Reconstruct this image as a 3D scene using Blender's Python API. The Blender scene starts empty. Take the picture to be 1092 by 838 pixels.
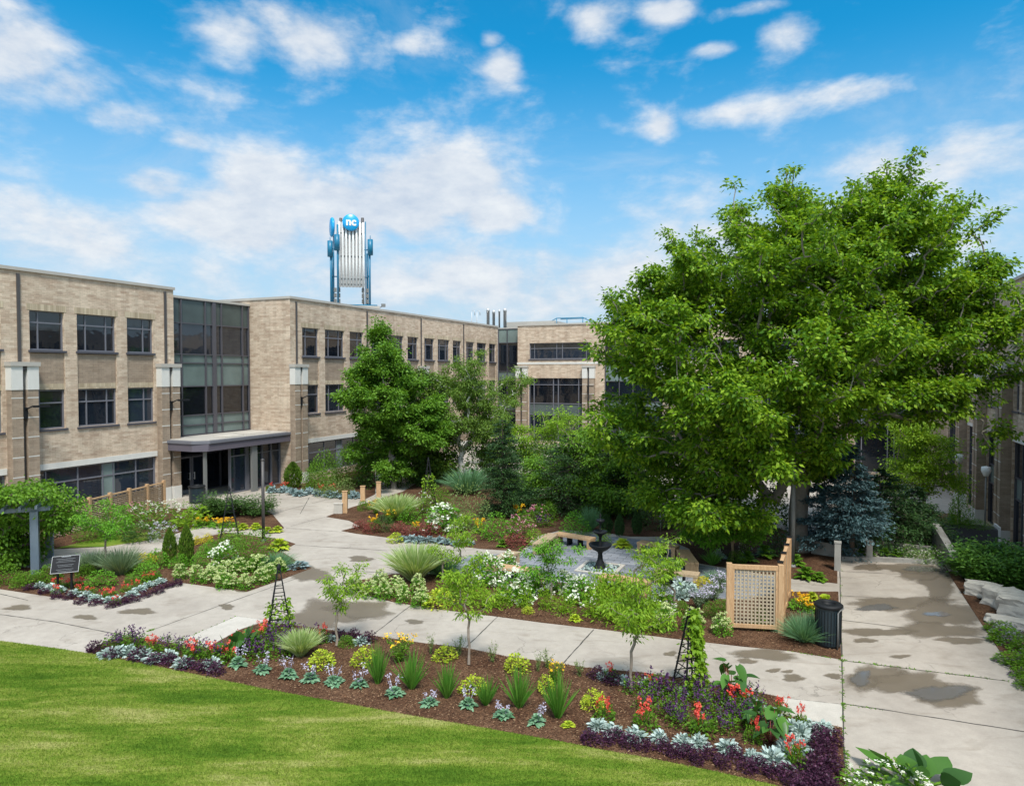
import bpy, math, random
import numpy as np
from mathutils import Vector, Matrix
random.seed(7)
RNG = np.random.default_rng(11)
sc = bpy.context.scene
COL = sc.collection
R = math.radians
# ------------------------------------------------------------------ camera model (metres)
F, H, PITCH = 740.0, 7.5, math.atan(22 / 740.0)
AZ = R(24)
U = (math.sin(AZ), math.cos(AZ)); V = (math.cos(AZ), -math.sin(AZ))     # along the wings / across them
def ray(px, py):
    a = (px - 546) / F; b = (419 - py) / F
    return (a, math.cos(PITCH) + b * math.sin(PITCH), -math.sin(PITCH) + b * math.cos(PITCH))
def G(px, py, z=0.0):
    d = ray(px, py); t = (z - H) / d[2]
    return Vector((d[0] * t, d[1] * t, z))
def W(u, v, z=0.0):
    return Vector((u * U[0] + v * V[0], u * U[1] + v * V[1], z))
def at(px, py, Y):
    d = ray(px, py); t = Y / d[1]
    return Vector((d[0] * t, Y, H + d[2] * t))

cam = bpy.data.cameras.new("camera"); cam.sensor_width = 36; cam.lens = F / 1092 * 36
cam.clip_end = 3000; cam.clip_start = 0.1
co = bpy.data.objects.new("camera", cam); COL.objects.link(co)
co.location = (0, 0, H); co.rotation_euler = (R(90) - PITCH, 0, 0); sc.camera = co

# ------------------------------------------------------------------ materials
def newmat(name):
    m = bpy.data.materials.new(name); m.use_nodes = True
    nt = m.node_tree; nt.nodes.clear()
    return m, nt
class NT:
    def __init__(s, nt): s.nt = nt
    def n(s, t, inp=None, **kw):
        x = s.nt.nodes.new(t)
        for k, v in kw.items(): setattr(x, k, v)
        if inp:
            for k, v in inp.items():
                if isinstance(v, bpy.types.NodeSocket): s.nt.links.new(v, x.inputs[k])
                else: x.inputs[k].default_value = v
        return x
    def math(s, op, a, b=0.0, c=None):
        i = {0: a, 1: b}
        if c is not None: i[2] = c
        return s.n('ShaderNodeMath', i, operation=op).outputs[0]
    def mix(s, f, a, b, bt='MIX'):
        x = s.n('ShaderNodeMix', None, data_type='RGBA', blend_type=bt)
        for k, v in ((0, f), (6, a), (7, b)):
            if isinstance(v, bpy.types.NodeSocket): s.nt.links.new(v, x.inputs[k])
            else: x.inputs[k].default_value = v if k == 0 else (tuple(v) + (1,))[:4]
        return x.outputs[2]
    def ramp(s, f, stops, interp='LINEAR'):
        x = s.n('ShaderNodeValToRGB', {0: f}); r = x.color_ramp; r.interpolation = interp
        while len(r.elements) < len(stops): r.elements.new(0.5)
        for e, (p, c) in zip(r.elements, stops):
            e.position = p; e.color = tuple(c) + (1,) if len(c) == 3 else c
        return x.outputs[0]
    def noise(s, vec, scale, detail=4, rough=0.55, dist=0.0):
        i = {'Scale': scale, 'Detail': detail, 'Roughness': rough, 'Distortion': dist}
        if vec is not None: i['Vector'] = vec
        return s.n('ShaderNodeTexNoise', i).outputs[0]
    def out(s, sh): s.nt.links.new(sh, s.n('ShaderNodeOutputMaterial').inputs[0])
    def bump(s, h, strength, dist):
        return s.n('ShaderNodeBump', {'Height': h, 'Strength': strength, 'Distance': dist}).outputs[0]
def g3(c): return (c, c, c)

def plain(name, col, rough=0.6, metal=0.0, var=0.18, scale=3.0, spec=0.5, bump=0.0):
    m, nt = newmat(name); k = NT(nt)
    tc = k.n('ShaderNodeTexCoord').outputs['Object']
    nz = k.noise(tc, scale, 5, 0.65)
    c = k.mix(nz, [x * (1 - var) for x in col], [min(1, x * (1 + var)) for x in col])
    p = k.n('ShaderNodeBsdfPrincipled', {'Base Color': c, 'Roughness': rough, 'Metallic': metal, 'Specular IOR Level': spec})
    if bump: k.nt.links.new(k.bump(k.noise(tc, scale * 8, 4), bump, 0.02), p.inputs['Normal'])
    k.out(p.outputs[0]); return m

def brickmat(name, c1, c2, mortar, bw=0.3, bh=0.1, run=2.6, contrast=1.0):
    m, nt = newmat(name); k = NT(nt)
    uv = k.n('ShaderNodeUVMap').outputs[0]
    def br(w, h, a, b, mo, ms, off=0.5, bias=0.0):
        return k.n('ShaderNodeTexBrick', {'Vector': uv, 'Color1': tuple(a) + (1,), 'Color2': tuple(b) + (1,), 'Mortar': tuple(mo) + (1,),
                   'Scale': 1.0, 'Mortar Size': ms, 'Mortar Smooth': 0.3, 'Bias': bias, 'Brick Width': w, 'Row Height': h}, offset=off)
    run_ = br(bw * run, bh * 1.5, g3(0), g3(1), g3(0.5), 0.0, 0.37).outputs[0]
    run2 = br(bw * 1.3, bh * 1.5, g3(0), g3(1), g3(0.5), 0.0, 0.61).outputs[0]
    fine = br(bw, bh, g3(0.86), g3(1.05), g3(0.80), 0.012)
    f = k.math('ADD', k.math('MULTIPLY', run_, 0.55), k.math('MULTIPLY', run2, 0.45))
    f = k.math('MULTIPLY_ADD', k.math('SUBTRACT', f, 0.5), contrast, 0.5)
    c = k.mix(k.n('ShaderNodeClamp', {0: f}).outputs[0], c1, c2)
    big = k.noise(uv, 0.25, 4)
    c = k.mix(1.0, c, k.ramp(big, [(0.3, g3(0.90)), (0.7, g3(1.06))]), 'MULTIPLY')
    c = k.mix(1.0, c, fine.outputs[0], 'MULTIPLY')
    # rain streaks: wear with a shape of its own
    st = k.noise(k.n('ShaderNodeMapping', {'Vector': uv, 'Scale': (2.2, 0.12, 1)}).outputs[0], 1.0, 5, 0.6)
    c = k.mix(1.0, c, k.ramp(st, [(0.35, g3(0.86)), (0.55, g3(1.0))]), 'MULTIPLY')
    p = k.n('ShaderNodeBsdfPrincipled', {'Base Color': c, 'Roughness': 0.85, 'Specular IOR Level': 0.25,
            'Normal': k.bump(fine.outputs[1], -0.35, 0.01)})
    k.out(p.outputs[0]); return m

def glassmat(name, col=(0.012, 0.017, 0.026), rough=0.03, wav=0.09, spec=0.9):
    m, nt = newmat(name); k = NT(nt)
    tc = k.n('ShaderNodeTexCoord').outputs['Object']
    nz = k.noise(tc, 0.7, 3)
    c = k.mix(nz, [x * 0.5 for x in col], [x * 1.5 for x in col])
    c = k.mix(1.0, c, k.ramp(k.n('ShaderNodeObjectInfo').outputs['Random'], [(0.0, g3(.35)), (.7, g3(1.0)), (1.0, g3(1.7 if rough < .05 else 1.1))]), 'MULTIPLY')
    p = k.n('ShaderNodeBsdfPrincipled', {'Base Color': c, 'Roughness': rough, 'Specular IOR Level': spec,
            'Normal': k.bump(k.noise(tc, 0.9, 2), wav, 0.1)})
    k.out(p.outputs[0]); return m

def leafmat(name, cols, trans=0.3, rough=0.5, big=0.35, spec=0.25):
    """cols: dark .. light leaf colours picked at random per leaf"""
    m, nt = newmat(name); k = NT(nt)
    r = k.n('ShaderNodeNewGeometry').outputs['Random Per Island']
    tc = k.n('ShaderNodeTexCoord').outputs['Object']
    f = k.math('ADD', k.math('MULTIPLY', r, 0.7), k.math('MULTIPLY', k.noise(tc, big, 3), 0.45))
    n = len(cols)
    c = k.ramp(f, [(0.08 + 0.84 * i / (n - 1), cols[i]) for i in range(n)])
    p = k.n('ShaderNodeBsdfPrincipled', {'Base Color': c, 'Roughness': rough, 'Specular IOR Level': spec})
    if trans > 0:
        t = k.n('ShaderNodeBsdfTranslucent', {'Color': k.mix(1.0, c, (1.25, 1.15, 0.5), 'MULTIPLY')})
        mx = k.n('ShaderNodeMixShader', {0: trans, 1: p.outputs[0], 2: t.outputs[0]})
        k.out(mx.outputs[0])
    else: k.out(p.outputs[0])
    return m

def concretemat(name, c0, c1, stain=0.75, spots=True):
    m, nt = newmat(name); k = NT(nt)
    tc = k.n('ShaderNodeTexCoord').outputs['Object']
    n1 = k.noise(tc, 0.35, 6, 0.6, 0.4); n2 = k.noise(tc, 3.0, 6, 0.7); n3 = k.noise(tc, 45, 3, 0.7)
    c = k.mix(k.ramp(n1, [(0.3, g3(0)), (0.7, g3(1))]), c0, c1)
    c = k.mix(1.0, c, k.ramp(n2, [(0.3, g3(0.88)), (0.65, g3(1.04))]), 'MULTIPLY')
    c = k.mix(1.0, c, k.ramp(n3, [(0.25, g3(0.86)), (0.6, g3(1.03))]), 'MULTIPLY')
    if spots:
        mp = k.n('ShaderNodeMapping', {'Vector': tc, 'Rotation': (0, 0, R(20)), 'Scale': (0.5, 1.3, 1)}).outputs[0]
        s = k.noise(mp, 1.1, 5, 0.62, 0.8)
        c = k.mix(1.0, c, k.ramp(s, [(0.28, (stain, stain * 0.97, stain * 0.93)), (0.46, g3(1.0))]), 'MULTIPLY')
        wv = k.n('ShaderNodeTexVoronoi', {'Vector': k.n('ShaderNodeVectorMath', {0: tc, 1: k.n('ShaderNodeTexNoise', {'Vector': tc, 'Scale': 1.6, 'Detail': 6.0}).outputs[1]}, operation='ADD').outputs[0], 'Scale': 0.33}, feature='DISTANCE_TO_EDGE').outputs[0]
        gate = k.ramp(k.noise(tc, 0.5, 2), [(0.50, g3(0)), (0.58, g3(1))])
        ck = k.ramp(wv, [(0.0, g3(0.62)), (0.006, g3(1.0))])
        c = k.mix(gate, c, k.mix(1.0, c, ck, 'MULTIPLY'))
        s2 = k.noise(tc, 7, 2, 0.5)
        c = k.mix(1.0, c, k.ramp(s2, [(0.18, g3(0.72)), (0.25, g3(1.0))]), 'MULTIPLY')
    p = k.n('ShaderNodeBsdfPrincipled', {'Base Color': c, 'Roughness': 0.85, 'Specular IOR Level': 0.25, 'Normal': k.bump(n3, 0.25, 0.01)})
    k.out(p.outputs[0]); return m

def mulchmat():
    m, nt = newmat('mulch'); k = NT(nt)
    tc = k.n('ShaderNodeTexCoord').outputs['Object']
    v = k.n('ShaderNodeTexVoronoi', {'Vector': tc, 'Scale': 26.0, 'Randomness': 1.0})
    n = k.noise(tc, 1.1, 5, 0.65)
    a = k.mix(v.outputs['Color'], (0.028, 0.015, 0.010), (0.125, 0.060, 0.034))
    c = k.mix(k.ramp(n, [(0.35, g3(0)), (0.65, g3(1))]), a, k.mix(v.outputs['Color'], (0.06, 0.030, 0.018), (0.21, 0.12, 0.07)))
    p = k.n('ShaderNodeBsdfPrincipled', {'Base Color': c, 'Roughness': 0.95, 'Specular IOR Level': 0.1, 'Normal': k.bump(k.math('ADD', v.outputs[0], k.noise(tc, 9, 4)), 0.8, 0.04)})
    k.out(p.outputs[0]); return m

def lawnmat():
    m, nt = newmat('lawn'); k = NT(nt)
    tc = k.n('ShaderNodeTexCoord').outputs['Object']
    mp = k.n('ShaderNodeMapping', {'Vector': tc, 'Rotation': (0, 0, R(22)), 'Scale': (0.22, 1.05, 1)}).outputs[0]
    n1 = k.noise(mp, 0.9, 9, 0.72, 0.3); n2 = k.noise(tc, 14, 4, 0.7)
    r = k.n('ShaderNodeNewGeometry').outputs['Random Per Island']
    f = k.math('ADD', k.math('MULTIPLY', n1, 1.0), k.math('MULTIPLY', k.math('SUBTRACT', r, 0.5), 0.22))
    c = k.ramp(f, [(0.36, (0.070, 0.155, 0.013)), (0.47, (0.14, 0.245, 0.022)), (0.56, (0.26, 0.325, 0.05)), (0.68, (0.47, 0.45, 0.17))])
    c = k.mix(1.0, c, k.ramp(n2, [(0.3, g3(0.75)), (0.7, g3(1.1))]), 'MULTIPLY')
    p = k.n('ShaderNodeBsdfPrincipled', {'Base Color': c, 'Roughness': 0.8, 'Specular IOR Level': 0.12})
    t = k.n('ShaderNodeBsdfTranslucent', {'Color': c})
    k.out(k.n('ShaderNodeMixShader', {0: 0.25, 1: p.outputs[0], 2: t.outputs[0]}).outputs[0]); return m

def woodmat(name, a, b):
    m, nt = newmat(name); k = NT(nt)
    tc = k.n('ShaderNodeTexCoord').outputs['Object']
    mp = k.n('ShaderNodeMapping', {'Vector': tc, 'Scale': (9, 9, 1.3)}).outputs[0]
    n = k.noise(mp, 2.0, 6, 0.7, 1.2)
    c = k.mix(k.ramp(n, [(0.3, g3(0)), (0.7, g3(1))]), a, b)
    kn = k.noise(tc, 5, 2); c = k.mix(1.0, c, k.ramp(kn, [(0.2, g3(0.55)), (0.3, g3(1))]), 'MULTIPLY')
    p = k.n('ShaderNodeBsdfPrincipled', {'Base Color': c, 'Roughness': 0.7, 'Specular IOR Level': 0.25, 'Normal': k.bump(n, 0.2, 0.01)})
    k.out(p.outputs[0]); return m

def pavermat():
    m, nt = newmat('pavers'); k = NT(nt)
    uv = k.n('ShaderNodeUVMap').outputs[0]
    b = k.n('ShaderNodeTexBrick', {'Vector': uv, 'Color1': (0.17, 0.185, 0.215, 1), 'Color2': (0.29, 0.30, 0.33, 1), 'Mortar': (0.07, 0.07, 0.075, 1),
            'Scale': 1.0, 'Mortar Size': 0.012, 'Brick Width': 0.62, 'Row Height': 0.22, 'Bias': 0.0}, offset=0.5)
    n = k.noise(uv, 8, 4, 0.7)
    c = k.mix(1.0, b.outputs[0], k.ramp(n, [(0.3, g3(0.85)), (0.7, g3(1.1))]), 'MULTIPLY')
    p = k.n('ShaderNodeBsdfPrincipled', {'Base Color': c, 'Roughness': 0.8, 'Specular IOR Level': 0.25, 'Normal': k.bump(b.outputs[1], -0.4, 0.01)})
    k.out(p.outputs[0]); return m

def wetmat(name, col, rough, strength=1.0):
    """damp patch: its rim (attribute 'edge') fades into dry concrete"""
    m, nt = newmat(name); k = NT(nt)
    tc = k.n('ShaderNodeTexCoord').outputs['Object']
    e = k.n('ShaderNodeAttribute', None, attribute_name='edge').outputs['Fac']
    n = k.noise(tc, 2.5, 6, 0.7)
    a = k.math('ADD', k.math('MULTIPLY', e, 2.0), k.math('MULTIPLY', k.math('SUBTRACT', k.math('ADD', n, k.math('MULTIPLY', k.noise(tc, 14, 4, .7), .3)), 0.95), 1.6))
    a = k.math('MULTIPLY', k.n('ShaderNodeClamp', {0: k.math('MULTIPLY', a, 1.15)}).outputs[0], strength)
    c = k.mix(k.noise(tc, 0.9, 5, 0.7), [x * 0.75 for x in col], [x * 1.3 for x in col])
    p = k.n('ShaderNodeBsdfPrincipled', {'Base Color': c, 'Roughness': rough, 'Specular IOR Level': 0.5})
    t = k.n('ShaderNodeBsdfTransparent')
    k.out(k.n('ShaderNodeMixShader', {0: a, 1: t.outputs[0], 2: p.outputs[0]}).outputs[0]); return m

M = {}
M['tan'] = brickmat('tan_brick', (0.455, 0.33, 0.24), (0.69, 0.56, 0.43), (0.5, 0.45, 0.38), bw=.26, bh=.085, run=2.2, contrast=1.1)
M['brown'] = brickmat('brown_brick', (0.30, 0.225, 0.165), (0.39, 0.305, 0.23), (0.3, 0.25, 0.2), contrast=1.0)
M['soldier'] = brickmat('soldier_brick', (0.40, 0.31, 0.21), (0.60, 0.50, 0.36), (0.4, 0.35, 0.3), bw=0.1, bh=0.32, run=1.0)
M['stone'] = plain('pale_stone', (0.62, 0.60, 0.56), 0.8, var=0.12)
M['coping'] = plain('coping', (0.42, 0.39, 0.35), 0.6, var=0.1)
M['frame'] = plain('frame', (0.15, 0.15, 0.175), 0.45, var=0.08)
M['framedark'] = plain('frame_dark', (0.075, 0.072, 0.085), 0.45, var=0.08)
M['fascia'] = plain('fascia', (0.115, 0.10, 0.125), 0.45, var=0.08)
M['glass'] = glassmat('window_glass')
M['glass2'] = glassmat('window_glass_grey', (0.018, 0.022, 0.03), 0.05)
M['spandrel'] = glassmat('spandrel_glass', (0.17, 0.22, 0.21), 0.12, 0.02, 0.4)
M['roof'] = plain('roof_gravel', (0.36, 0.34, 0.31), 0.9, scale=1.5)
M['blue'] = plain('blue_paint', (0.008, 0.15, 0.27), 0.4, var=0.12)
M['discblue'] = plain('disc_blue', (0.01, 0.33, 0.68), 0.3, var=0.15, scale=1.0)
M['white'] = plain('white_paint', (0.75, 0.75, 0.74), 0.45, var=0.08)
M['steel'] = plain('steel', (0.55, 0.55, 0.56), 0.4, metal=0.25, var=0.15)
M['black'] = plain('black_iron', (0.009, 0.010, 0.012), 0.6, var=0.2, spec=.3)
M['bin'] = plain('bin_green', (0.012, 0.024, 0.032), 0.35, var=0.2)
M['pole'] = plain('pole_bronze', (0.07, 0.062, 0.06), 0.5, var=0.1)
M['poleg'] = plain('pole_grey', (0.17, 0.17, 0.165), 0.5, var=0.1)
M['cedar'] = woodmat('cedar', (0.38, 0.22, 0.11), (0.60, 0.40, 0.23))
M['cedarw'] = woodmat('cedar_weathered', (0.30, 0.22, 0.14), (0.50, 0.37, 0.24))
M['lattice'] = woodmat('lattice_wood', (0.34, 0.28, 0.20), (0.52, 0.43, 0.31))
M['wicker'] = woodmat('wicker', (0.22, 0.15, 0.09), (0.46, 0.34, 0.22))
M['concrete'] = concretemat('concrete', (0.335, 0.292, 0.25), (0.46, 0.41, 0.355))
M['concnew'] = concretemat('concrete_new', (0.46, 0.42, 0.37), (0.53, 0.49, 0.435), spots=False)
M['concwall'] = concretemat('concrete_wall', (0.27, 0.26, 0.24), (0.40, 0.385, 0.355), 0.6)
M['asphalt'] = concretemat('asphalt', (0.10, 0.10, 0.105), (0.16, 0.16, 0.165), 0.8)
M['mulch'] = mulchmat(); M['lawn'] = lawnmat(); M['pavers'] = pavermat()
M['boulder'] = plain('limestone', (0.50, 0.46, 0.40), 0.9, var=0.35, scale=5, bump=0.5)
M['joint'] = plain('joint', (0.05, 0.048, 0.042), 0.95, var=0.4, scale=9)
M['wet'] = wetmat('wet_concrete', (0.175, 0.14, 0.10), 0.5, .78)
M['puddle'] = wetmat('puddle', (0.15, 0.14, 0.13), 0.06, .85)
M['bark'] = plain('bark', (0.13, 0.10, 0.075), 0.9, var=0.45, scale=9, bump=0.6)
M['barkg'] = plain('bark_grey', (0.22, 0.195, 0.165), 0.9, var=0.35, scale=9, bump=0.4)
M['birch'] = plain('birch_bark', (0.60, 0.57, 0.52), 0.7, var=0.3, scale=12)
M['stake'] = plain('young_bark', (0.26, 0.21, 0.17), 0.8, var=0.25, scale=9)
M['chips'] = leafmat('bark_chips', [(0.03, 0.014, 0.008), (0.10, 0.045, 0.022), (0.17, 0.085, 0.045), (0.34, 0.22, 0.13)], 0, 0.9)
LM = {
 'maple': leafmat('maple_leaf', [(0.035, 0.095, 0.008), (0.085, 0.20, 0.012), (0.18, 0.33, 0.018), (0.31, 0.46, 0.035)], 0.42, big=1.0),
 'linden': leafmat('linden_leaf', [(0.045, 0.115, 0.012), (0.11, 0.25, 0.022), (0.20, 0.37, 0.04)], 0.4, big=.9),
 'birchl': leafmat('birch_leaf', [(0.07, 0.145, 0.02), (0.135, 0.235, 0.035), (0.22, 0.34, 0.06)], 0.42),
 'lime': leafmat('lime_leaf', [(0.12, 0.24, 0.012), (0.21, 0.37, 0.022), (0.33, 0.47, 0.035)], 0.35),
 'young': leafmat('young_leaf', [(0.11, 0.23, 0.012), (0.20, 0.36, 0.022), (0.32, 0.48, 0.04)], 0.42),
 'bright': leafmat('bright_leaf', [(0.06, 0.19, 0.012), (0.12, 0.31, 0.02), (0.18, 0.40, 0.035)], 0.3),
 'green': leafmat('green_leaf', [(0.055, 0.14, 0.010), (0.11, 0.24, 0.018), (0.18, 0.34, 0.03)], 0.35),
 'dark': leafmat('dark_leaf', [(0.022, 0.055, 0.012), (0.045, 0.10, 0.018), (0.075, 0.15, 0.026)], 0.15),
 'yew': leafmat('yew_leaf', [(0.016, 0.042, 0.014), (0.03, 0.075, 0.02), (0.055, 0.12, 0.028)], 0.05),
 'juniper': leafmat('juniper_leaf', [(0.03, 0.09, 0.012), (0.065, 0.165, 0.02), (0.12, 0.25, 0.03)], 0.1),
 'cedarl': leafmat('cedar_leaf', [(0.03, 0.075, 0.008), (0.07, 0.14, 0.014), (0.13, 0.20, 0.02)], 0.1),
 'spruce': leafmat('spruce_leaf', [(0.022, 0.055, 0.055), (0.05, 0.10, 0.11), (0.12, 0.20, 0.22)], 0.05),
 'grass': leafmat('grass_leaf', [(0.05, 0.16, 0.02), (0.09, 0.24, 0.03), (0.16, 0.33, 0.05)], 0.3),
 'greygrass': leafmat('grey_grass', [(0.10, 0.17, 0.09), (0.19, 0.27, 0.15), (0.28, 0.36, 0.22)], 0.25),
 'stripe': leafmat('striped_grass', [(0.15, 0.30, 0.06), (0.36, 0.48, 0.18), (0.62, 0.68, 0.40)], 0.35),
 'bluegrass': leafmat('blue_grass', [(0.07, 0.17, 0.08), (0.13, 0.27, 0.13), (0.21, 0.38, 0.20)], 0.25),
 'hosta': leafmat('hosta_leaf', [(0.07, 0.19, 0.09), (0.14, 0.29, 0.16), (0.26, 0.42, 0.27)], 0.2),
 'limehosta': leafmat('lime_hosta', [(0.22, 0.36, 0.02), (0.40, 0.52, 0.035), (0.60, 0.64, 0.06)], 0.3),
 'yellow': leafmat('yellow_leaf', [(0.36, 0.36, 0.02), (0.58, 0.52, 0.03), (0.74, 0.64, 0.05)], 0.3),
 'purple': leafmat('purple_leaf', [(0.018, 0.008, 0.016), (0.045, 0.014, 0.035), (0.10, 0.03, 0.07)], 0.1),
 'violet': leafmat('violet_flower', [(0.025, 0.010, 0.035), (0.07, 0.022, 0.09), (0.14, 0.05, 0.17)], 0.1),
 'lavender': leafmat('lavender_flower', [(0.30, 0.28, 0.40), (0.46, 0.43, 0.56), (0.64, 0.60, 0.70)], 0.1),
 'silver': leafmat('silver_leaf', [(0.16, 0.23, 0.20), (0.32, 0.41, 0.38), (0.52, 0.62, 0.59)], 0.1),
 'bluegrey': leafmat('bluegrey_leaf', [(0.10, 0.16, 0.16), (0.19, 0.27, 0.28), (0.34, 0.43, 0.44)], 0.1),
 'white': leafmat('white_flower', [(0.55, 0.60, 0.45), (0.75, 0.78, 0.66), (0.88, 0.88, 0.82)], 0.2),
 'cream': leafmat('sedum_head', [(0.30, 0.42, 0.13), (0.50, 0.58, 0.24), (0.66, 0.70, 0.40)], 0.2),
 'red': leafmat('red_flower', [(0.50, 0.03, 0.025), (0.72, 0.07, 0.05), (0.80, 0.20, 0.15)], 0.2),
 'pink': leafmat('pink_flower', [(0.45, 0.10, 0.18), (0.60, 0.22, 0.32), (0.72, 0.42, 0.50)], 0.2),
 'orange': leafmat('orange_flower', [(0.75, 0.30, 0.01), (0.85, 0.50, 0.02), (0.85, 0.65, 0.05)], 0.2),
 'wine': leafmat('wine_leaf', [(0.09, 0.02, 0.02), (0.20, 0.05, 0.04), (0.30, 0.09, 0.07)], 0.2),
 'ear': leafmat('elephant_ear_leaf', [(0.03, 0.085, 0.025), (0.05, 0.13, 0.03), (0.10, 0.24, 0.04)], 0.25, 0.35),
 'scrub': leafmat('scrub_leaf', [(0.08, 0.14, 0.04), (0.15, 0.22, 0.06), (0.24, 0.30, 0.10)], 0.2),
}

# ------------------------------------------------------------------ object helpers
def tag(o, label=None, cat=None, group=None, kind=None):
    if label: o['label'] = label
    if cat: o['category'] = cat
    if group: o['group'] = group
    if kind: o['kind'] = kind
    return o
def thing(name, label, cat, loc=(0, 0, 0), rz=0, group=None):
    o = bpy.data.objects.new(name, None); COL.objects.link(o)
    o.empty_display_size = 0.2
    o.location = loc; o.rotation_euler = (0, 0, rz)
    return tag(o, label, cat, group)
class MB:
    def __init__(s): s.v = []; s.f = []; s.uv = []; s.mi = []; s.sm = []
    def face(s, pts, mi=0, uv=None, smooth=False):
        b = len(s.v); s.v += [tuple(p) for p in pts]; s.f.append(tuple(range(b, b + len(pts)))); s.mi.append(mi); s.sm.append(smooth)
        if uv is None:
            a = Vector(pts[0]); n = (Vector(pts[1]) - a).cross(Vector(pts[2]) - a)
            ax = max(range(3), key=lambda i: abs(n[i]))
            if ax == 2: uv = [(p[0], p[1]) for p in pts]
            elif ax == 1: uv = [(p[0], p[2]) for p in pts]
            else: uv = [(p[1], p[2]) for p in pts]
        s.uv += uv
    def box(s, x0, x1, y0, y1, z0, z1, mi=0, T=None):
        P = [Vector((x, y, z)) for x in (x0, x1) for y in (y0, y1) for z in (z0, z1)]
        q = [(0, 1, 3, 2), (4, 6, 7, 5), (0, 4, 5, 1), (2, 3, 7, 6), (0, 2, 6, 4), (1, 5, 7, 3)]
        for f in q:
            pts = [P[i] for i in f]
            uv = None
            if T is not None:
                n = (pts[1] - pts[0]).cross(pts[2] - pts[0]); ax = max(range(3), key=lambda i: abs(n[i]))
                uv = [((p[0], p[1]) if ax == 2 else (p[0], p[2]) if ax == 1 else (p[1], p[2])) for p in pts]
                pts = [T @ p for p in pts]
            s.face(pts, mi, uv)
    def bar(s, a, b, w, h=None, mi=0):
        """square bar between two points"""
        h = h or w; a = Vector(a); b = Vector(b); d = (b - a); L = d.length; d.normalize()
        up = Vector((0, 0, 1)) if abs(d.z) < 0.95 else Vector((1, 0, 0))
        x = d.cross(up).normalized(); y = x.cross(d)
        T = Matrix.Translation(a) @ Matrix((x, y, d)).transposed().to_4x4()
        s.box(-w / 2, w / 2, -h / 2, h / 2, 0, L, mi, T)
    def tube(s, path, rad, n=8, mi=0, caps=True):
        path = [Vector(p) for p in path]
        if not hasattr(rad, '__len__'): rad = [rad] * len(path)
        rings = []
        for i, p in enumerate(path):
            d = (path[min(i + 1, len(path) - 1)] - path[max(i - 1, 0)]).normalized()
            up = Vector((0, 0, 1)) if abs(d.z) < 0.9 else Vector((1, 0, 0))
            x = d.cross(up).normalized(); y = x.cross(d)
            rings.append([p + x * math.cos(2 * math.pi * k / n) * rad[i] + y * math.sin(2 * math.pi * k / n) * rad[i] for k in range(n)])
        for i in range(len(rings) - 1):
            for k in range(n):
                s.face([rings[i][k], rings[i][(k + 1) % n], rings[i + 1][(k + 1) % n], rings[i + 1][k]], mi, smooth=True)
        if caps: s.face(rings[0][::-1], mi); s.face(rings[-1], mi)
    def lathe(s, prof, n=24, mi=0, c=(0, 0)):
        for (r0, z0), (r1, z1) in zip(prof, prof[1:]):
            for k in range(n):
                a, b = 2 * math.pi * k / n, 2 * math.pi * (k + 1) / n
                q = [(c[0] + r0 * math.cos(a), c[1] + r0 * math.sin(a), z0), (c[0] + r0 * math.cos(b), c[1] + r0 * math.sin(b), z0),
                     (c[0] + r1 * math.cos(b), c[1] + r1 * math.sin(b), z1), (c[0] + r1 * math.cos(a), c[1] + r1 * math.sin(a), z1)]
                if r0 < 1e-6: q = q[1:]
                elif r1 < 1e-6: q = q[:3]
                s.face(q, mi, smooth=True)
    def prism(s, poly, z0, z1, mi=0, bottom=False):
        s.face([(p[0], p[1], z1) for p in poly], mi)
        for a, b in zip(poly, poly[1:] + poly[:1]):
            L = math.hypot(b[0] - a[0], b[1] - a[1])
            s.face([(a[0], a[1], z0), (b[0], b[1], z0), (b[0], b[1], z1), (a[0], a[1], z1)], mi, [(0, z0), (L, z0), (L, z1), (0, z1)])
    def build(s, name, mats, parent=None, loc=None):
        me = bpy.data.meshes.new(name); me.from_pydata(s.v, [], s.f)
        if not isinstance(mats, (list, tuple)): mats = [mats]
        for m in mats: me.materials.append(m)
        me.polygons.foreach_set('material_index', s.mi); me.polygons.foreach_set('use_smooth', s.sm)
        uvl = me.uv_layers.new(name='UVMap'); uvl.data.foreach_set('uv', np.array(s.uv, 'f').ravel())
        if any(s.sm): me_merge(me)
        me.update(); o = bpy.data.objects.new(name, me); COL.objects.link(o)
        if parent: o.parent = parent
        if loc is not None: o.location = loc
        return o
import bmesh
def me_merge(me):
    bm = bmesh.new(); bm.from_mesh(me); bmesh.ops.remove_doubles(bm, verts=bm.verts, dist=1e-4)
    bmesh.ops.recalc_face_normals(bm, faces=bm.faces); bm.to_mesh(me); bm.free()
def npmesh(name, verts, quads, mats, mi=None, smooth=False):
    me = bpy.data.meshes.new(name)
    verts = np.ascontiguousarray(verts, 'f'); quads = np.ascontiguousarray(quads, 'i'); n = len(quads)
    me.vertices.add(len(verts)); me.vertices.foreach_set('co', verts.ravel())
    me.loops.add(n * 4); me.loops.foreach_set('vertex_index', quads.ravel())
    me.polygons.add(n); me.polygons.foreach_set('loop_start', np.arange(0, n * 4, 4, dtype='i'))
    if mi is not None: me.polygons.foreach_set('material_index', np.ascontiguousarray(mi, 'i'))
    me.update(calc_edges=True)
    for m in (mats if isinstance(mats, (list, tuple)) else [mats]): me.materials.append(m)
    if smooth: me.polygons.foreach_set('use_smooth', [True] * n)
    return me
def link(name, me, parent=None, loc=None):
    o = bpy.data.objects.new(name, me); COL.objects.link(o)
    if parent: o.parent = parent
    if loc is not None: o.location = loc
    return o
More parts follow.
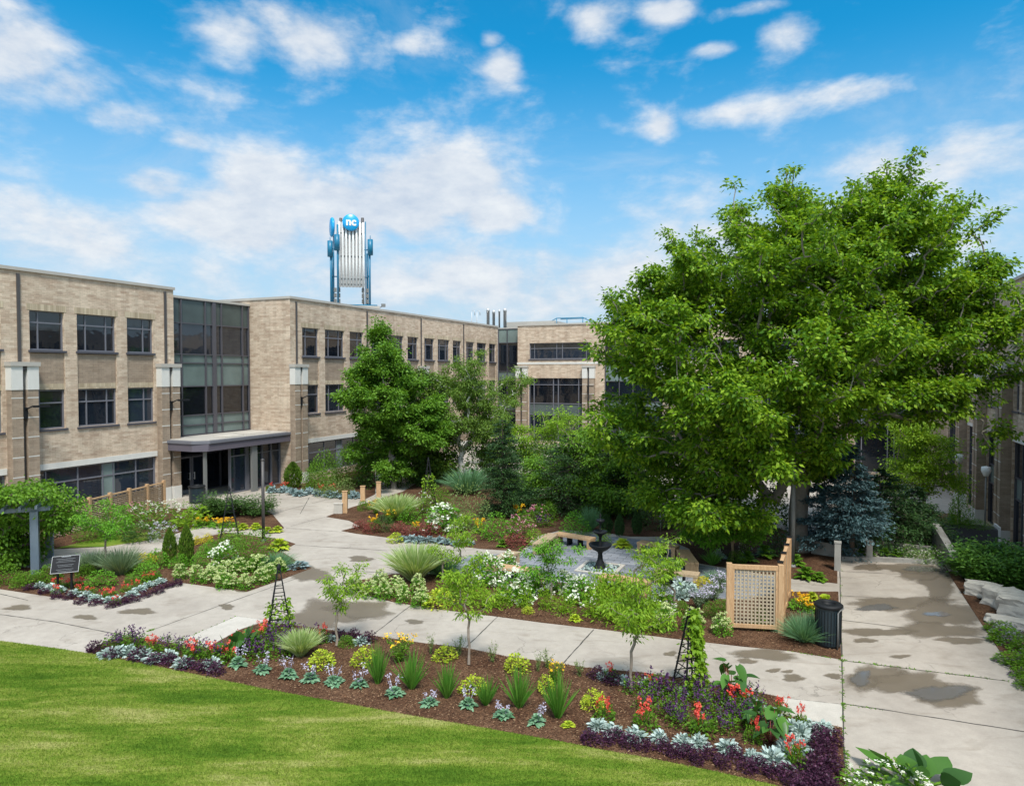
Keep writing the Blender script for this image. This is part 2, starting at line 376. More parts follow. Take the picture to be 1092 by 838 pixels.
def copy_thing(src, loc, label, rz=0.0, scale=None, group=None):
    r = src.copy(); COL.objects.link(r); r.location = loc; r.rotation_euler = (0, 0, rz); r['label'] = label
    if scale: r.scale = scale
    if group: r['group'] = group
    for ch in list(src.children):
        c = ch.copy(); COL.objects.link(c); c.parent = r
        for g in ch.children:
            d = g.copy(); COL.objects.link(d); d.parent = c
    return r

# ------------------------------------------------------------------ leaves
def norm(a): return a / (np.linalg.norm(a, axis=1, keepdims=True) + 1e-9)
def rnd(n, k=3, rng=RNG): return rng.normal(size=(n, k))
def leaves(P, D, L, Wd, segs=1, droop=0.3, up=None, roll=0.6, prof=None):
    """N leaves from base P along D; segs=1 gives a folded-looking rhombus, else a curved strip"""
    n = len(P); D = norm(D); L = np.broadcast_to(L, (n,)).reshape(n, 1); Wd = np.broadcast_to(Wd, (n,)).reshape(n, 1)
    z = np.tile([[0, 0, 1.0]], (n, 1)) if up is None else up
    z = norm(z + rnd(n) * roll)
    S = norm(np.cross(D, z))
    if segs == 1:
        mid = P + D * L * 0.45 - np.array([[0, 0, 1]]) * droop * L * 0.15
        tip = P + D * L - np.array([[0, 0, 1]]) * droop * L
        v = np.stack([P, mid + S * Wd * 0.5, tip, mid - S * Wd * 0.5], 1).reshape(-1, 3)
        q = np.arange(n * 4).reshape(n, 4)
        return v, q
    if prof is None: prof = [math.sin(math.pi * (0.08 + 0.90 * t / segs)) ** 0.7 for t in range(segs + 1)]
    rows = []
    for t in range(segs + 1):
        f = t / segs
        c = P + D * L * f - np.array([[0, 0, 1]]) * droop * L * f * f
        rows += [c - S * Wd * 0.5 * prof[t], c + S * Wd * 0.5 * prof[t]]
    v = np.stack(rows, 1).reshape(-1, 3); b = (np.arange(n) * (2 * (segs + 1))).reshape(n, 1)
    q = np.concatenate([b + np.array([[2 * t, 2 * t + 1, 2 * t + 3, 2 * t + 2]]) for t in range(segs)], 0)
    return v, q
def joinq(parts):
    vs, qs, o = [], [], 0
    for v, q in parts: vs.append(v); qs.append(q + o); o += len(v)
    return np.concatenate(vs), np.concatenate(qs)

# ---- trees
def skeleton(pts, trunk_h, jitter=0.12, lean=(0, 0)):
    nodes = [np.array([0, 0, 0.0])]; par = [-1]
    k = 5
    for i in range(1, k + 1):
        f = i / k; nodes.append(np.array([lean[0] * f + random.uniform(-1, 1) * .02 * trunk_h, lean[1] * f + random.uniform(-1, 1) * .02 * trunk_h, trunk_h * f])); par.append(len(nodes) - 2)
    top = nodes[-1]; order = np.argsort(np.linalg.norm(pts - top, axis=1)); tips = []
    dist = [0.0] * len(nodes); first = len(nodes) - 1
    arr = np.zeros((len(nodes) + 4 * len(pts), 3)); arr[:len(nodes)] = nodes; dd = np.full(len(arr), 1e9); n = len(nodes)
    for i in range(n): dd[i] = np.linalg.norm(nodes[i] - top)
    for oi in order:
        p = pts[oi]; dp = np.linalg.norm(p - top)
        d = np.linalg.norm(arr[:n] - p, axis=1) + 0.35 * np.minimum(dd[:n], 50)
        d[:max(1, first - 2)] += 50
        down = np.maximum(arr[:n, 2] - p[2], 0); d += down * 0.8
        j = int(np.argmin(d)); a = arr[j]; L = np.linalg.norm(p - a); last = j
        for f in (0.33, 0.66, 1.0):
            c = a + (p - a) * f + (rnd(1)[0] * jitter * L * 0.5 if f < 1 else 0) + np.array([0, 0, 0.10 * L * math.sin(math.pi * f)])
            arr[n] = c; dd[n] = np.linalg.norm(c - top); par.append(last); last = n; n += 1
        tips.append(last)
    return arr[:n], par, tips
def limb_mesh(arr, par, tips, r_trunk, r_tip=0.012, minr=0.0, power=0.46, nside=6):
    n = len(arr); cnt = np.zeros(n)
    for t in tips: cnt[t] += 1
    for i in range(n - 1, 0, -1): cnt[par[i]] += cnt[i]
    mx = cnt[1]; rad = r_tip + (r_trunk - r_tip) * (cnt / mx) ** power
    rad[0] *= 1.25
    V_, Q_ = [], []; o = 0; ang = np.arange(nside) * 2 * math.pi / nside
    for i in range(1, n):
        if cnt[i] == 0 or rad[i] < minr: continue
        a, b = arr[par[i]], arr[i]; d = b - a; L = np.linalg.norm(d)
        if L < 1e-5: continue
        d /= L; up = np.array([0, 0, 1.0]) if abs(d[2]) < 0.9 else np.array([1.0, 0, 0])
        x = np.cross(d, up); x /= np.linalg.norm(x); y = np.cross(x, d)
        ra = min(rad[par[i]], rad[i] * 1.35) if par[i] > 5 else rad[par[i]]
        ring = np.cos(ang)[:, None] * x + np.sin(ang)[:, None] * y
        V_.append(np.concatenate([a + ring * ra, b + d * rad[i] * 0.3 + ring * rad[i]]))
        Q_.append(np.array([[o + k, o + (k + 1) % nside, o + nside + (k + 1) % nside, o + nside + k] for k in range(nside)])); o += 2 * nside
    return np.concatenate(V_), np.concatenate(Q_)
def lobe_points(lobes, n, shell=0.3, bough=None):
    vol = np.array([l[3] * l[4] * l[5] for l in lobes]) ** 0.8; vol /= vol.sum(); out = []
    for l, k in zip(lobes, np.round(vol * n).astype(int)):
        d = norm(rnd(max(k, 1))); r = RNG.random((max(k, 1), 1)) ** shell
        out.append(np.array(l[:3]) + d * r * np.array(l[3:6]))
    c = np.concatenate(out)
    if not bough: return c
    # boughs: each centre spreads into a flattened fan of tips that rises outward
    m = max(len(c) // bough[0], 6); c = c[RNG.permutation(len(c))[:m]]; mid = c.mean(0) - [0, 0, bough[1] * 2]; res = []
    for p in c:
        o = p - mid; o[2] *= .35; o /= np.linalg.norm(o) + 1e-6; s_ = np.cross(o, [0, 0, 1.0]); s_ /= np.linalg.norm(s_) + 1e-6
        k = max(3, int(bough[0] * RNG.uniform(.5, 1.5))); L = bough[1] * RNG.uniform(.6, 1.5)
        a = RNG.uniform(-.9, .75, (k, 1)); b = rnd(k, 1) * .38 * (1.1 - np.abs(a)); z = rnd(k, 1) * .19
        res.append(p + o * a * L + s_ * b * L + np.array([[0, 0, 1]]) * (z * L + .40 * a * L))
    return np.concatenate(res)
def spray(arr, par, tips, per, cs, leaf, droopy=0.35, flat=0.5, t0=0.25, wr=0.6, upn=0.5):
    tp = arr[tips]; pp = arr[[par[t] for t in tips]]; n = len(tips)
    idx = np.repeat(np.arange(n), per); m = len(idx)
    t = t0 + (1.2 - t0) * RNG.random((m, 1))
    off = rnd(m) * np.array([[cs, cs, cs * flat]]) * (0.55 + 0.45 * RNG.random((m, 1)))
    ax = norm(tp - pp)[idx] * cs * 0.9
    P = pp[idx] + (tp - pp)[idx] * t + ax * (t - 0.6) + off
    D = norm(off + rnd(m) * cs * 0.6 + norm(tp - pp)[idx] * cs * 0.5) + np.array([[0, 0, -droopy]])
    L = leaf * (0.65 + 0.7 * RNG.random(m))
    return leaves(P, D, L, L * wr, 1, 0.15, roll=upn)
def make_tree(name, label, base, lobes, trunk_h, r_trunk, nclus, per, cs, leaf, lm, bark, cat='tree', group=None, shell=0.3, minr=0.0, lean=(0, 0), bough=None, power=.46, **kw):
    t = thing(name, label, cat, base, 0, group)
    pts = lobe_points(lobes, nclus, shell, bough); arr, par, tips = skeleton(pts, trunk_h, lean=lean)
    v, q = limb_mesh(arr, par, tips, r_trunk, r_tip=min(.012, r_trunk * .15), minr=minr, power=power, nside=8 if r_trunk > .15 else 6)
    link('trunk', npmesh('trunk', v, q, bark, smooth=True), t)
    v, q = spray(arr, par, tips, per, cs, leaf, **kw)
    link('crown', npmesh('crown', v, q, lm), t)
    return t
def px_lobes(base, items):
    """lobe given as (px, py, rx_px, ry_px, depth offset m, depth radius m) -> local metres"""
    out = []
    for px, py, rx, ry, dy, rd in items:
        Y = base.y + dy; c = at(px, py, Y) - Vector((base.x, base.y, base.z))
        out.append((c.x, c.y, c.z, rx * Y / F, rd, ry * Y / F))
    return out

# ---- small plants: each returns a list of (part name, mesh); size 1 m wide / 1 m high, scaled when placed
def dome_pts(n, jit=0.12, shell=0.25, top=1.0, lumps=6):
    d = norm(rnd(n)); d[:, 2] = np.abs(d[:, 2]) * 0.98 + 0.02
    lc = norm(rnd(lumps)); lc[:, 2] = np.abs(lc[:, 2])
    bumpy = 1 + jit * (np.max(d @ lc.T, axis=1, keepdims=True) * 2 - 1.4)
    r = (RNG.random((n, 1)) ** shell) * bumpy
    return d * r * np.array([[0.5, 0.5, 1.0]]) * np.array([[1, 1, top]]), d
def p_shrub(mat, n=900, leaf=0.09, wr=0.6, jit=0.25, shell=0.25, roll=0.7, flower=None, nf=0, fl=0.05):
    P, d = dome_pts(n, jit, shell); L = leaf * (0.6 + 0.8 * RNG.random(n))
    v, q = leaves(P, d + rnd(n) * 0.6 + [[0, 0, .2]], L, L * wr, 1, 0.2, roll=roll)
    out = [('foliage', npmesh('foliage', v, q, LM[mat]))]
    if flower:
        C, dc = dome_pts(nf, jit, 0.05); parts = []
        for c, dd in zip(C, dc):
            m = 9; pp = np.tile(c + dd * 0.03, (m, 1)) + rnd(m) * fl * 0.45
            parts.append(leaves(pp, rnd(m) + [[0, 0, .6]], fl * (0.5 + RNG.random(m)), fl * 0.8, 1, 0.1, roll=0.9))
        v, q = joinq(parts); out.append(('flowers', npmesh('flowers', v, q, LM[flower])))
    return out
def p_grass(mat, n=420, w=0.022, droop=0.55, lo=50, hi=86, base=0.10, segs=5):
    a = RNG.random(n) * 2 * math.pi; el = np.radians(lo + (hi - lo) * RNG.random(n)); r = base * np.sqrt(RNG.random(n))
    D = np.stack([np.cos(a) * np.cos(el), np.sin(a) * np.cos(el), np.sin(el)], 1); P = np.stack([np.cos(a) * r, np.sin(a) * r, r * 0], 1)
    L = 0.8 + 0.45 * RNG.random(n)
    v, q = leaves(P, D, L, w * (0.7 + 0.6 * RNG.random(n)), segs, droop * 0.6, roll=0.8, prof=[0.7, 1, 1, 0.8, 0.5, 0.08][:segs + 1])
    return [('foliage', npmesh('foliage', v, q, LM[mat]))]
def p_hosta(mat, n=46, flower=None, wr=0.34):
    parts = []
    for ring, (cnt, lo, hi, ln) in enumerate(((int(n * .8), 15, 35, .46), (int(n * .8), 32, 58, .44), (int(n * .5), 55, 85, .40))):
        a = RNG.random(cnt) * 6.283; el = np.radians(lo + (hi - lo) * RNG.random(cnt))
        D = np.stack([np.cos(a) * np.cos(el), np.sin(a) * np.cos(el), np.sin(el) * 1.5], 1)
        P = np.stack([np.cos(a) * 0.05, np.sin(a) * 0.05, 0.12 + 0.15 * ring + 0 * a], 1)
        L = ln * (0.8 + 0.4 * RNG.random(cnt)); parts.append(leaves(P, D, L, L * wr, 4, 0.55, roll=0.25, prof=[0.15, 0.85, 1, 0.75, 0.06]))
    v, q = joinq(parts); out = [('foliage', npmesh('foliage', v, q, LM[mat]))]
    if flower:
        parts = []
        for k in range(4):
            a = random.uniform(0, 6.28); d = np.array([math.cos(a) * .25, math.sin(a) * .25, 1.0]); tip = d * random.uniform(.85, 1.35)
            parts.append(leaves(np.zeros((2, 3)), np.tile(d, (2, 1)), 1.4, 0.02, 3, 0.0, roll=1, prof=[1, 1, 1, .5]))
            pp = tip + rnd(14) * [[.05, .05, .16]]; parts.append(leaves(pp, rnd(14) - [[0, 0, .5]], 0.11, 0.06, 1, .2))
        v, q = joinq(parts); out.append(('flowers', npmesh('flowers', v, q, LM[flower])))
    return out
def p_sedum():
    P, d = dome_pts(420, 0.3, 0.3); P[:, 2] *= 0.85
    L = 0.13 * (0.7 + .6 * RNG.random(420)); v, q = leaves(P, d + rnd(420) * .4, L, L * .55, 1, 0.1)
    out = [('foliage', npmesh('foliage', v, q, LM['bright']))]
    C, dc = dome_pts(52, 0.25, 0.05); parts = []
    for c, dd in zip(C, dc):
        if c[2] < 0.30: continue
        m = 22; a = RNG.random(m) * 6.28; r = 0.095 * np.sqrt(RNG.random(m))
        pp = np.stack([c[0] + np.cos(a) * r, c[1] + np.sin(a) * r, c[2] + 0.04 + 0.03 * RNG.random(m)], 1)
        parts.append(leaves(pp, rnd(m) + [[0, 0, .2]], 0.075, 0.065, 1, 0.0, roll=0.4))
    v, q = joinq(parts); out.append(('flowers', npmesh('flowers', v, q, LM['cream']))); return out
def p_flower(fol, fl, n=260, nf=8, spread=0.42, stalk=0.55, petal=0.10):
    P, d = dome_pts(n, 0.3, 0.3); P[:, 2] *= 0.6
    L = 0.16 * (0.6 + .8 * RNG.random(n)); v, q = leaves(P, d + rnd(n) * .5, L, L * .5, 1, 0.2)
    out = [('foliage', npmesh('foliage', v, q, LM[fol]))]; parts = []
    for k in range(nf):
        a = random.uniform(0, 6.28); r = spread * math.sqrt(random.random()); c = np.array([math.cos(a) * r, math.sin(a) * r, random.uniform(stalk, 1.0)])
        m = 14; pp = c + rnd(m) * petal * 0.42; parts.append(leaves(pp, rnd(m) + [[0, 0, .5]], petal, petal * 0.8, 1, 0.1))
        parts.append(leaves(c[None] * [[.5, .5, .5]], c[None] * [[.5, .5, .5]], np.linalg.norm(c) * .5, 0.015, 2, 0, prof=[1, 1, 1]))
    v, q = joinq(parts); out.append(('flowers', npmesh('flowers', v, q, LM[fl]))); return out
def p_silver(mat='silver'):
    n = 150; P, d = dome_pts(n, 0.35, 0.4); P *= [[.7, .7, .6]]
    D = d + rnd(n) * .35 + [[0, 0, .35]]; L = 0.42 * (0.6 + .6 * RNG.random(n))
    v, q = leaves(P, D, L, L * .32, 3, 0.35, roll=.6, prof=[.3, 1, .9, .15]); return [('foliage', npmesh('foliage', v, q, LM[mat]))]
def p_purple(): return p_shrub('purple', 420, 0.15, 0.6, 0.45, 0.35, 1.0)
def p_salvia():
    out = p_shrub('green', 260, 0.13, 0.5, 0.3, 0.4); out[0][1].transform(Matrix.Diagonal((1, 1, .75, 1)))
    parts = []
    for k in range(12):
        a = random.uniform(0, 6.28); r = .42 * math.sqrt(random.random()); b = np.array([math.cos(a) * r, math.sin(a) * r, .35]); h = random.uniform(.4, .65)
        m = 16; t = RNG.random((m, 1)); pp = b + np.array([[0.1 * math.cos(a), 0.1 * math.sin(a), 1]]) * h * t + rnd(m) * .022
        parts.append(leaves(pp, rnd(m) + [[0, 0, .3]], 0.09, 0.06, 1, 0))
    v, q = joinq(parts); out.append(('flowers', npmesh('flowers', v, q, LM['violet']))); return out
def p_ears(n=12):
    st, bl = [], []
    for k in range(n):
        a = k * 2.4 + random.uniform(-.4, .4); r = random.uniform(.15, .42); h = random.uniform(.45, 1.0)
        tip = np.array([math.cos(a) * r, math.sin(a) * r, h])
        st.append(leaves(np.zeros((2, 3)), np.tile(tip, (2, 1)), np.linalg.norm(tip), .03, 3, 0, roll=1.2, prof=[1, .9, .7, .5]))
        # heart shaped blade with a raised rib: two halves
        d = np.array([math.cos(a) * .75, math.sin(a) * .75, random.uniform(-1.1, .9)]); d /= np.linalg.norm(d)
        s = np.cross(d, [0, 0, 1.0]); s /= np.linalg.norm(s); nrm = np.cross(s, d); L = random.uniform(.26, .42); ks = 7
        prof = [0.30, 0.52, 0.60, 0.56, 0.46, 0.32, 0.15, 0.0]; V_ = []
        for t in range(ks + 1):
            f = t / ks; c = tip + d * L * (f * 1.15 - .18) - np.array([0, 0, 1]) * .22 * L * f * f; w = prof[t] * L * .62; lift = nrm * w * .32
            back = -d * L * 0.10 * (1 - f) if t < 3 else 0
            V_ += [c - s * w + lift + back, c, c + s * w + lift + back]
        Q = []
        for t in range(ks):
            b = 3 * t; Q += [[b, b + 1, b + 4, b + 3], [b + 1, b + 2, b + 5, b + 4]]
        bl.append((np.array(V_), np.array(Q)))
    v, q = joinq(st); v2, q2 = joinq(bl)
    return [('stems', npmesh('stems', v, q, LM['wine'])), ('foliage', npmesh('foliage', v2, q2, LM['ear'], smooth=True))]
def p_cone(mat='cedarl', n=2600, leaf=0.085):
    h = RNG.random(n) ** 0.8; a = RNG.random(n) * 6.28; w = 0.5 * np.sin(np.pi * (0.18 + 0.82 * h)) ** .75 * (1 + .12 * rnd(n, 1)[:, 0])
    r = w * (0.8 + .2 * RNG.random(n)); P = np.stack([np.cos(a) * r, np.sin(a) * r, h * .95], 1)
    v, q = leaves(P, np.stack([np.cos(a) * .6, np.sin(a) * .6, 1 + 0 * a], 1) + rnd(n) * .3, leaf * (.7 + .6 * RNG.random(n)), leaf * .9, 1, 0, roll=1)
    return [('foliage', npmesh('foliage', v, q, LM[mat]))]
def p_juniper(mat='juniper', arms=75, per=170, flat=0.35):
    parts = []
    for k in range(arms):
        a = random.uniform(0, 6.28); L = random.uniform(.28, .52); el = random.uniform(.1, 1.1)
        d = np.array([math.cos(a) * L, math.sin(a) * L, random.uniform(.3, .95)])
        t = RNG.random((per, 1)) ** .6; pp = d * t * [[1, 1, 1]] + rnd(per) * [[.055, .055, .03]] * (.5 + t)
        parts.append(leaves(pp, d * [[1, 1, .25]] + rnd(per) * .30, .065, .030, 1, 0.1, roll=.6))
    v, q = joinq(parts); return [('foliage', npmesh('foliage', v, q, LM[mat]))]
def p_stems(mat, n=16, fl=None, leafy=26):
    parts, fp = [], []
    for k in range(n):
        a = random.uniform(0, 6.28); d = np.array([math.cos(a) * random.uniform(.05, .45), math.sin(a) * random.uniform(.05, .45), random.uniform(.6, 1)])
        parts.append(leaves(np.zeros((1, 3)), d[None], np.linalg.norm(d), .012, 3, 0.0, prof=[1, 1, 1, .5]))
        t = RNG.random((leafy, 1)); pp = d * t + rnd(leafy) * .02; parts.append(leaves(pp, rnd(leafy) + [[0, 0, .6]], .10, .035, 1, .1))
        if fl and k % 2: m = 8; fp.append(leaves(d + rnd(m) * .035, rnd(m), .075, .06, 1, 0))
    v, q = joinq(parts); out = [('foliage', npmesh('foliage', v, q, LM[mat]))]
    if fl: v, q = joinq(fp); out.append(('flowers', npmesh('flowers', v, q, LM[fl])))
    return out
def p_canna(n=16):
    a = RNG.random(n) * 6.28; el = np.radians(RNG.uniform(35, 85, n)); D = np.stack([np.cos(a) * np.cos(el), np.sin(a) * np.cos(el), np.sin(el)], 1)
    st = RNG.uniform(.15, .5, (n, 1)); v0, q0 = leaves(np.zeros((n, 3)), D * st, st[:, 0], .03, 2, 0, prof=[1, 1, 1])
    v, q = leaves(D * st, D + rnd(n) * .15, RNG.uniform(.42, .62, n), .24, 6, .28, roll=.7, prof=[.12, .7, 1, .97, .78, .42, .02])
    return [('stems', npmesh('stems', v0, q0, LM['green'])), ('foliage', npmesh('foliage', v, q, LM['ear'], smooth=True))]
KIND = {  # generator, object name, category, variants
 'purple': (p_purple, 'coleus_plant', 'plant', 3), 'silver': (p_silver, 'dusty_miller', 'plant', 3),
 'cabbage': (lambda: p_silver('bluegrey'), 'dusty_miller', 'plant', 2),
 'red': (lambda: p_flower('green', 'red', nf=9, petal=.10), 'geranium_plant', 'flower', 3),
 'salvia': (p_salvia, 'salvia_plant', 'flower', 3),
 'hosta': (lambda: p_hosta('hosta', 46, 'lavender'), 'hosta_plant', 'plant', 3),
 'ghosta': (lambda: p_hosta('green', 46), 'hosta_plant', 'plant', 2),
 'limehosta': (lambda: p_hosta('limehosta', 50), 'hosta_plant', 'plant', 3),
 'yellowp': (lambda: p_shrub('yellow', 500, .12), 'yellow_shrub', 'shrub', 2),
 'yellowf': (lambda: p_flower('bright', 'orange', nf=12, petal=.11), 'daylily_plant', 'flower', 2),
 'limemound': (lambda: p_shrub('limehosta', 420, .13, .6, .35), 'euonymus_shrub', 'shrub', 2),
 'blades': (lambda: p_grass('grass', 120, .045, 0.16, 38, 88, .10), 'iris_plant', 'plant', 3),
 'sedum': (p_sedum, 'sedum_plant', 'flower', 4),
 'stripe': (lambda: p_grass('stripe', 1100, .022, .5, 52, 88, .12), 'ornamental_grass', 'grass', 2),
 'greygrass': (lambda: p_grass('greygrass', 900, .014, .4, 45, 86, .14), 'ornamental_grass', 'grass', 2),
 'bluegrass': (lambda: p_grass('bluegrass', 800, .015, .35, 30, 85, .12), 'ornamental_grass', 'grass', 2),
 'hydrangea': (lambda: p_shrub('bright', 500, .13, .65, .3, .3, flower='white', nf=46, fl=.10), 'hydrangea_bush', 'shrub', 3),
 'ball': (lambda: p_shrub('bright', 900, .08, .6, .2), 'round_shrub', 'shrub', 3),
 'gball': (lambda: p_shrub('green', 900, .08, .6, .2), 'round_shrub', 'shrub', 3),
 'leafy': (lambda: p_shrub('young', 500, .15, .35, .45, .5, 1.0), 'leafy_perennial', 'plant', 3),
 'pinkbush': (lambda: p_shrub('green', 600, .10, .6, .3, flower='pink', nf=46, fl=.06), 'rose_bush', 'shrub', 2),
 'winebush': (lambda: p_shrub('wine', 600, .10), 'barberry_shrub', 'shrub', 2),
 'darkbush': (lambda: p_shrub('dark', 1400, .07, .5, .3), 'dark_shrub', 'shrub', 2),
 'bigshrub': (lambda: p_shrub('green', 2600, .05, .5, .35, .35), 'leafy_shrub', 'shrub', 2),
 'scrub': (lambda: p_shrub('scrub', 2400, .05, .4, .4, .5), 'wispy_shrub', 'shrub', 2),
 'catmint': (lambda: p_shrub('greygrass', 500, .09, .3, .3, .4, flower='lavender', nf=70, fl=.04), 'catmint_plant', 'flower', 2),
 'lav': (lambda: p_stems('greygrass', 60, 'lavender', 10), 'lavender_plant', 'flower', 2),
 'whitef': (lambda: p_shrub('green', 600, .09, .4, .4, .4, flower='white', nf=50, fl=.035), 'daisy_bush', 'flower', 2),
 'cone': (p_cone, 'cedar_shrub', 'shrub', 2), 'darkcone': (lambda: p_cone('yew', 2600, .08), 'yew_shrub', 'shrub', 2),
 'juniper': (p_juniper, 'juniper_shrub', 'shrub', 2),
 'yewspread': (lambda: p_juniper('dark', 50, 90), 'juniper_shrub', 'shrub', 2),
 'stems': (lambda: p_stems('scrub', 12), 'sprig_plant', 'plant', 2),
 'lily': (lambda: p_stems('green', 22, 'orange', 26), 'lily_plant', 'flower', 2),
 'canna': (p_canna, 'canna_plant', 'plant', 3),
 'ears': (p_ears, 'elephant_ear_plant', 'plant', 3),
 'groundcover': (lambda: p_shrub('green', 900, .11, .6, .5, .4, flower='violet', nf=26, fl=.05), 'creeping_plant', 'plant', 2),
}
_var = {}
def plant(kind, px, py, wpx, hpx, label, z=0.015, group=None, Y=None, flat=1.0):
    gen, nm, cat, nv = KIND[kind]
    base = G(px + random.uniform(-2.5, 2.5), py + random.uniform(-1.5, 1.5), z) if not isinstance(px, Vector) else px
    if not isinstance(px, Vector): sx = wpx * base.y / F; sz = hpx * base.y / F
    else: sx, sz = wpx, hpx
    c = _var.setdefault(kind, []); k = random.randrange(nv)
    while len(c) <= k: c.append(gen())
    t = thing(nm, label, cat, base, random.uniform(0, 6.28), group)
    j = random.uniform(.80, 1.10) * (.86 if kind in ('silver', 'purple', 'red') else 1); t.scale = (sx * j, sx * j * flat, sz * random.uniform(.84, 1.08) * (.88 if kind in ('silver', 'purple') else 1))
    for pn, me in c[k]: link(pn, me, t)
    return t
ORD = ['first', 'second', 'third', 'fourth', 'fifth', 'sixth', 'seventh', 'eighth', 'ninth', 'tenth', 'eleventh', 'twelfth', 'thirteenth',
       'fourteenth', 'fifteenth', 'sixteenth', 'seventeenth', 'eighteenth', 'nineteenth', 'twentieth', 'twenty-first', 'twenty-second', 'twenty-third', 'twenty-fourth',
       'twenty-fifth', 'twenty-sixth', 'twenty-seventh', 'twenty-eighth']
def plantv(kind, vec, w, h, label, z=0, group=None): return plant(kind, vec, None, w, h, label, 0, group)
def row(kind, pts, w, h, label, group, z=0.015):
    """label holds {} for the ordinal"""
    pts = sorted(pts)
    for i, p in enumerate(pts):
        ww, hh = (p[2], p[3]) if len(p) > 2 else (w, h)
        plant(kind, p[0], p[1], ww, hh, label.format(ORD[i]), z, group)

# ================================================================== GROUND
def gp(pts, z=0.0): return [tuple(G(p[0], p[1], 0)[:2]) for p in pts]
def wp(pts): return [tuple(W(p[0], p[1])[:2]) for p in pts]
def sheet(name, poly, z, m, z0=None, uvframe=False):
    mb = MB()
    if z0 is None: mb.face([(p[0], p[1], z) for p in poly])
    else: mb.prism(poly, z0, z)
    if uvframe: mb.uv = [(p[0] * V[0] + p[1] * V[1], p[0] * U[0] + p[1] * U[1]) for p in mb.v]
    o = mb.build(name, m); tag(o, kind='structure'); return o
sheet('ground', [(-1200, -1200), (1200, -1200), (1200, 1200), (-1200, 1200)], -1.75, plain('far_ground', (0.09, 0.11, 0.06), 0.95, scale=0.1))
sheet('lower_plaza', wp([(-15, 0), (75, 0), (75, 14), (-15, 40)]), -1.6, concretemat('lower_paving', (0.36, 0.32, 0.28), (0.46, 0.42, 0.37)), -1.74)
edge = gp([(1092, 668), (1042, 640), (1021, 613), (1000, 600)])
plaza_poly = wp([(-20, -70), (80, -70), (80, 0.6), (33.2, 0.6), (33.2, 4.4)]) + edge[::-1] + wp([(14, 8.2), (-20, 16)])
sheet('plaza_paving', plaza_poly, 0.0, M['concrete'], -1.7)
# grassy bank under the junipers
mb = MB(); e2 = [Vector((p[0], p[1], 0.0)) for p in gp([(1150, 705), (1092, 668), (1042, 640), (1021, 613), (1000, 600)])]
out_ = [W(16, 9.6, -1.55), W(21, 9.3, -1.55), W(25.5, 8.0, -1.55), W(29.5, 7.6, -1.55), W(33.2, 6.6, -1.55)]
for a, b, c, d in zip(e2, e2[1:], out_[1:], out_): mb.face([a, b, c, d])
tag(mb.build('bank', M['mulch']), kind='structure')
# lawn
LAWN = gp([(-260, 655), (-60, 678), (0, 684), (60, 692), (92, 697), (150, 708), (223, 723), (280, 735), (340, 746), (400, 757), (450, 766), (510, 776), (560, 785), (600, 792), (639, 800), (700, 811), (760, 823), (825, 838), (900, 858)]) + [(6.5, 5), (-20, 2), (-30, 12)]
sheet('lawn', LAWN, 0.03, M['lawn'], -0.02)
def inpoly(x, y, poly):
    ins = np.zeros(len(x), bool); n = len(poly)
    for i in range(n):
        x0, y0 = poly[i]; x1, y1 = poly[(i + 1) % n]
        if y0 == y1: continue
        c = ((y0 > y) != (y1 > y)) & (x < (x1 - x0) * (y - y0) / (y1 - y0) + x0); ins ^= c
    return ins
def scatter(poly, n, xr, yr):
    x = RNG.uniform(*xr, n); y = RNG.uniform(*yr, n); k = inpoly(x, y, poly); return x[k], y[k]
x, y = scatter(LAWN, 620000, (-19, 6), (11.0, 19.5))
P = np.stack([x, y, np.full(len(x), .025)], 1); n = len(x)
D = np.stack([rnd(n, 1)[:, 0] * .45, rnd(n, 1)[:, 0] * .45, np.ones(n)], 1)
v, q = leaves(P, D, .035 + .03 * RNG.random(n), .009, 1, 0.25, roll=1)
tag(link('lawn_grass', npmesh('lawn_grass', v, q, M['lawn'])), 'short mown grass blades of the striped lawn', 'grass', kind='stuff')
# mulch beds
FB = gp([(92, 697), (150, 708), (223, 723), (280, 735), (340, 746), (400, 757), (450, 766), (510, 776), (560, 785), (600, 792), (639, 800), (700, 811), (760, 823), (825, 838), (902, 856),
         (898, 776), (833, 762), (834, 744), (760, 728), (683, 717), (625, 712), (599, 708), (540, 700), (496, 691), (452, 686), (397, 678), (330, 669), (282, 663), (255, 672), (220, 691), (185, 686), (140, 679), (112, 684)])
BA = gp([(-60, 622), (0, 628), (60, 637), (122, 645), (160, 633), (192, 621), (228, 626), (263, 631), (300, 618), (332, 606), (316, 598), (300, 588), (315, 580), (300, 575), (240, 568), (205, 576), (172, 588), (120, 600), (60, 606), (-60, 603)])
BC = gp([(-60, 584), (45, 586), (110, 583), (174, 574), (212, 560), (260, 563), (295, 566), (303, 563), (290, 548), (276, 543), (175, 542), (110, 557), (48, 577), (-60, 590)][:-1] + [(-60, 580)])
BD = gp([(283, 524), (330, 527), (390, 532), (400, 527), (400, 500), (330, 500), (300, 512), (283, 519)])
BE = gp([(348, 551), (375, 541), (402, 533), (430, 524), (460, 505), (640, 505), (700, 520), (705, 572), (672, 572), (640, 567), (600, 565), (570, 572), (556, 588), (512, 585), (450, 578), (413, 573), (380, 569), (364, 566), (384, 561), (372, 555)])
BF = gp([(366, 622), (380, 632), (420, 642), (472, 650), (520, 656), (580, 664), (642, 671), (720, 681), (790, 689), (842, 694), (897, 703), (894, 631), (842, 631), (790, 640), (740, 637), (700, 633), (655, 626), (600, 622), (560, 618), (480, 612), (420, 612)])
BG = gp([(705, 572), (735, 585), (742, 600), (790, 608), (844, 617), (893, 622), (893, 597), (880, 580), (820, 560), (740, 555), (705, 550)])
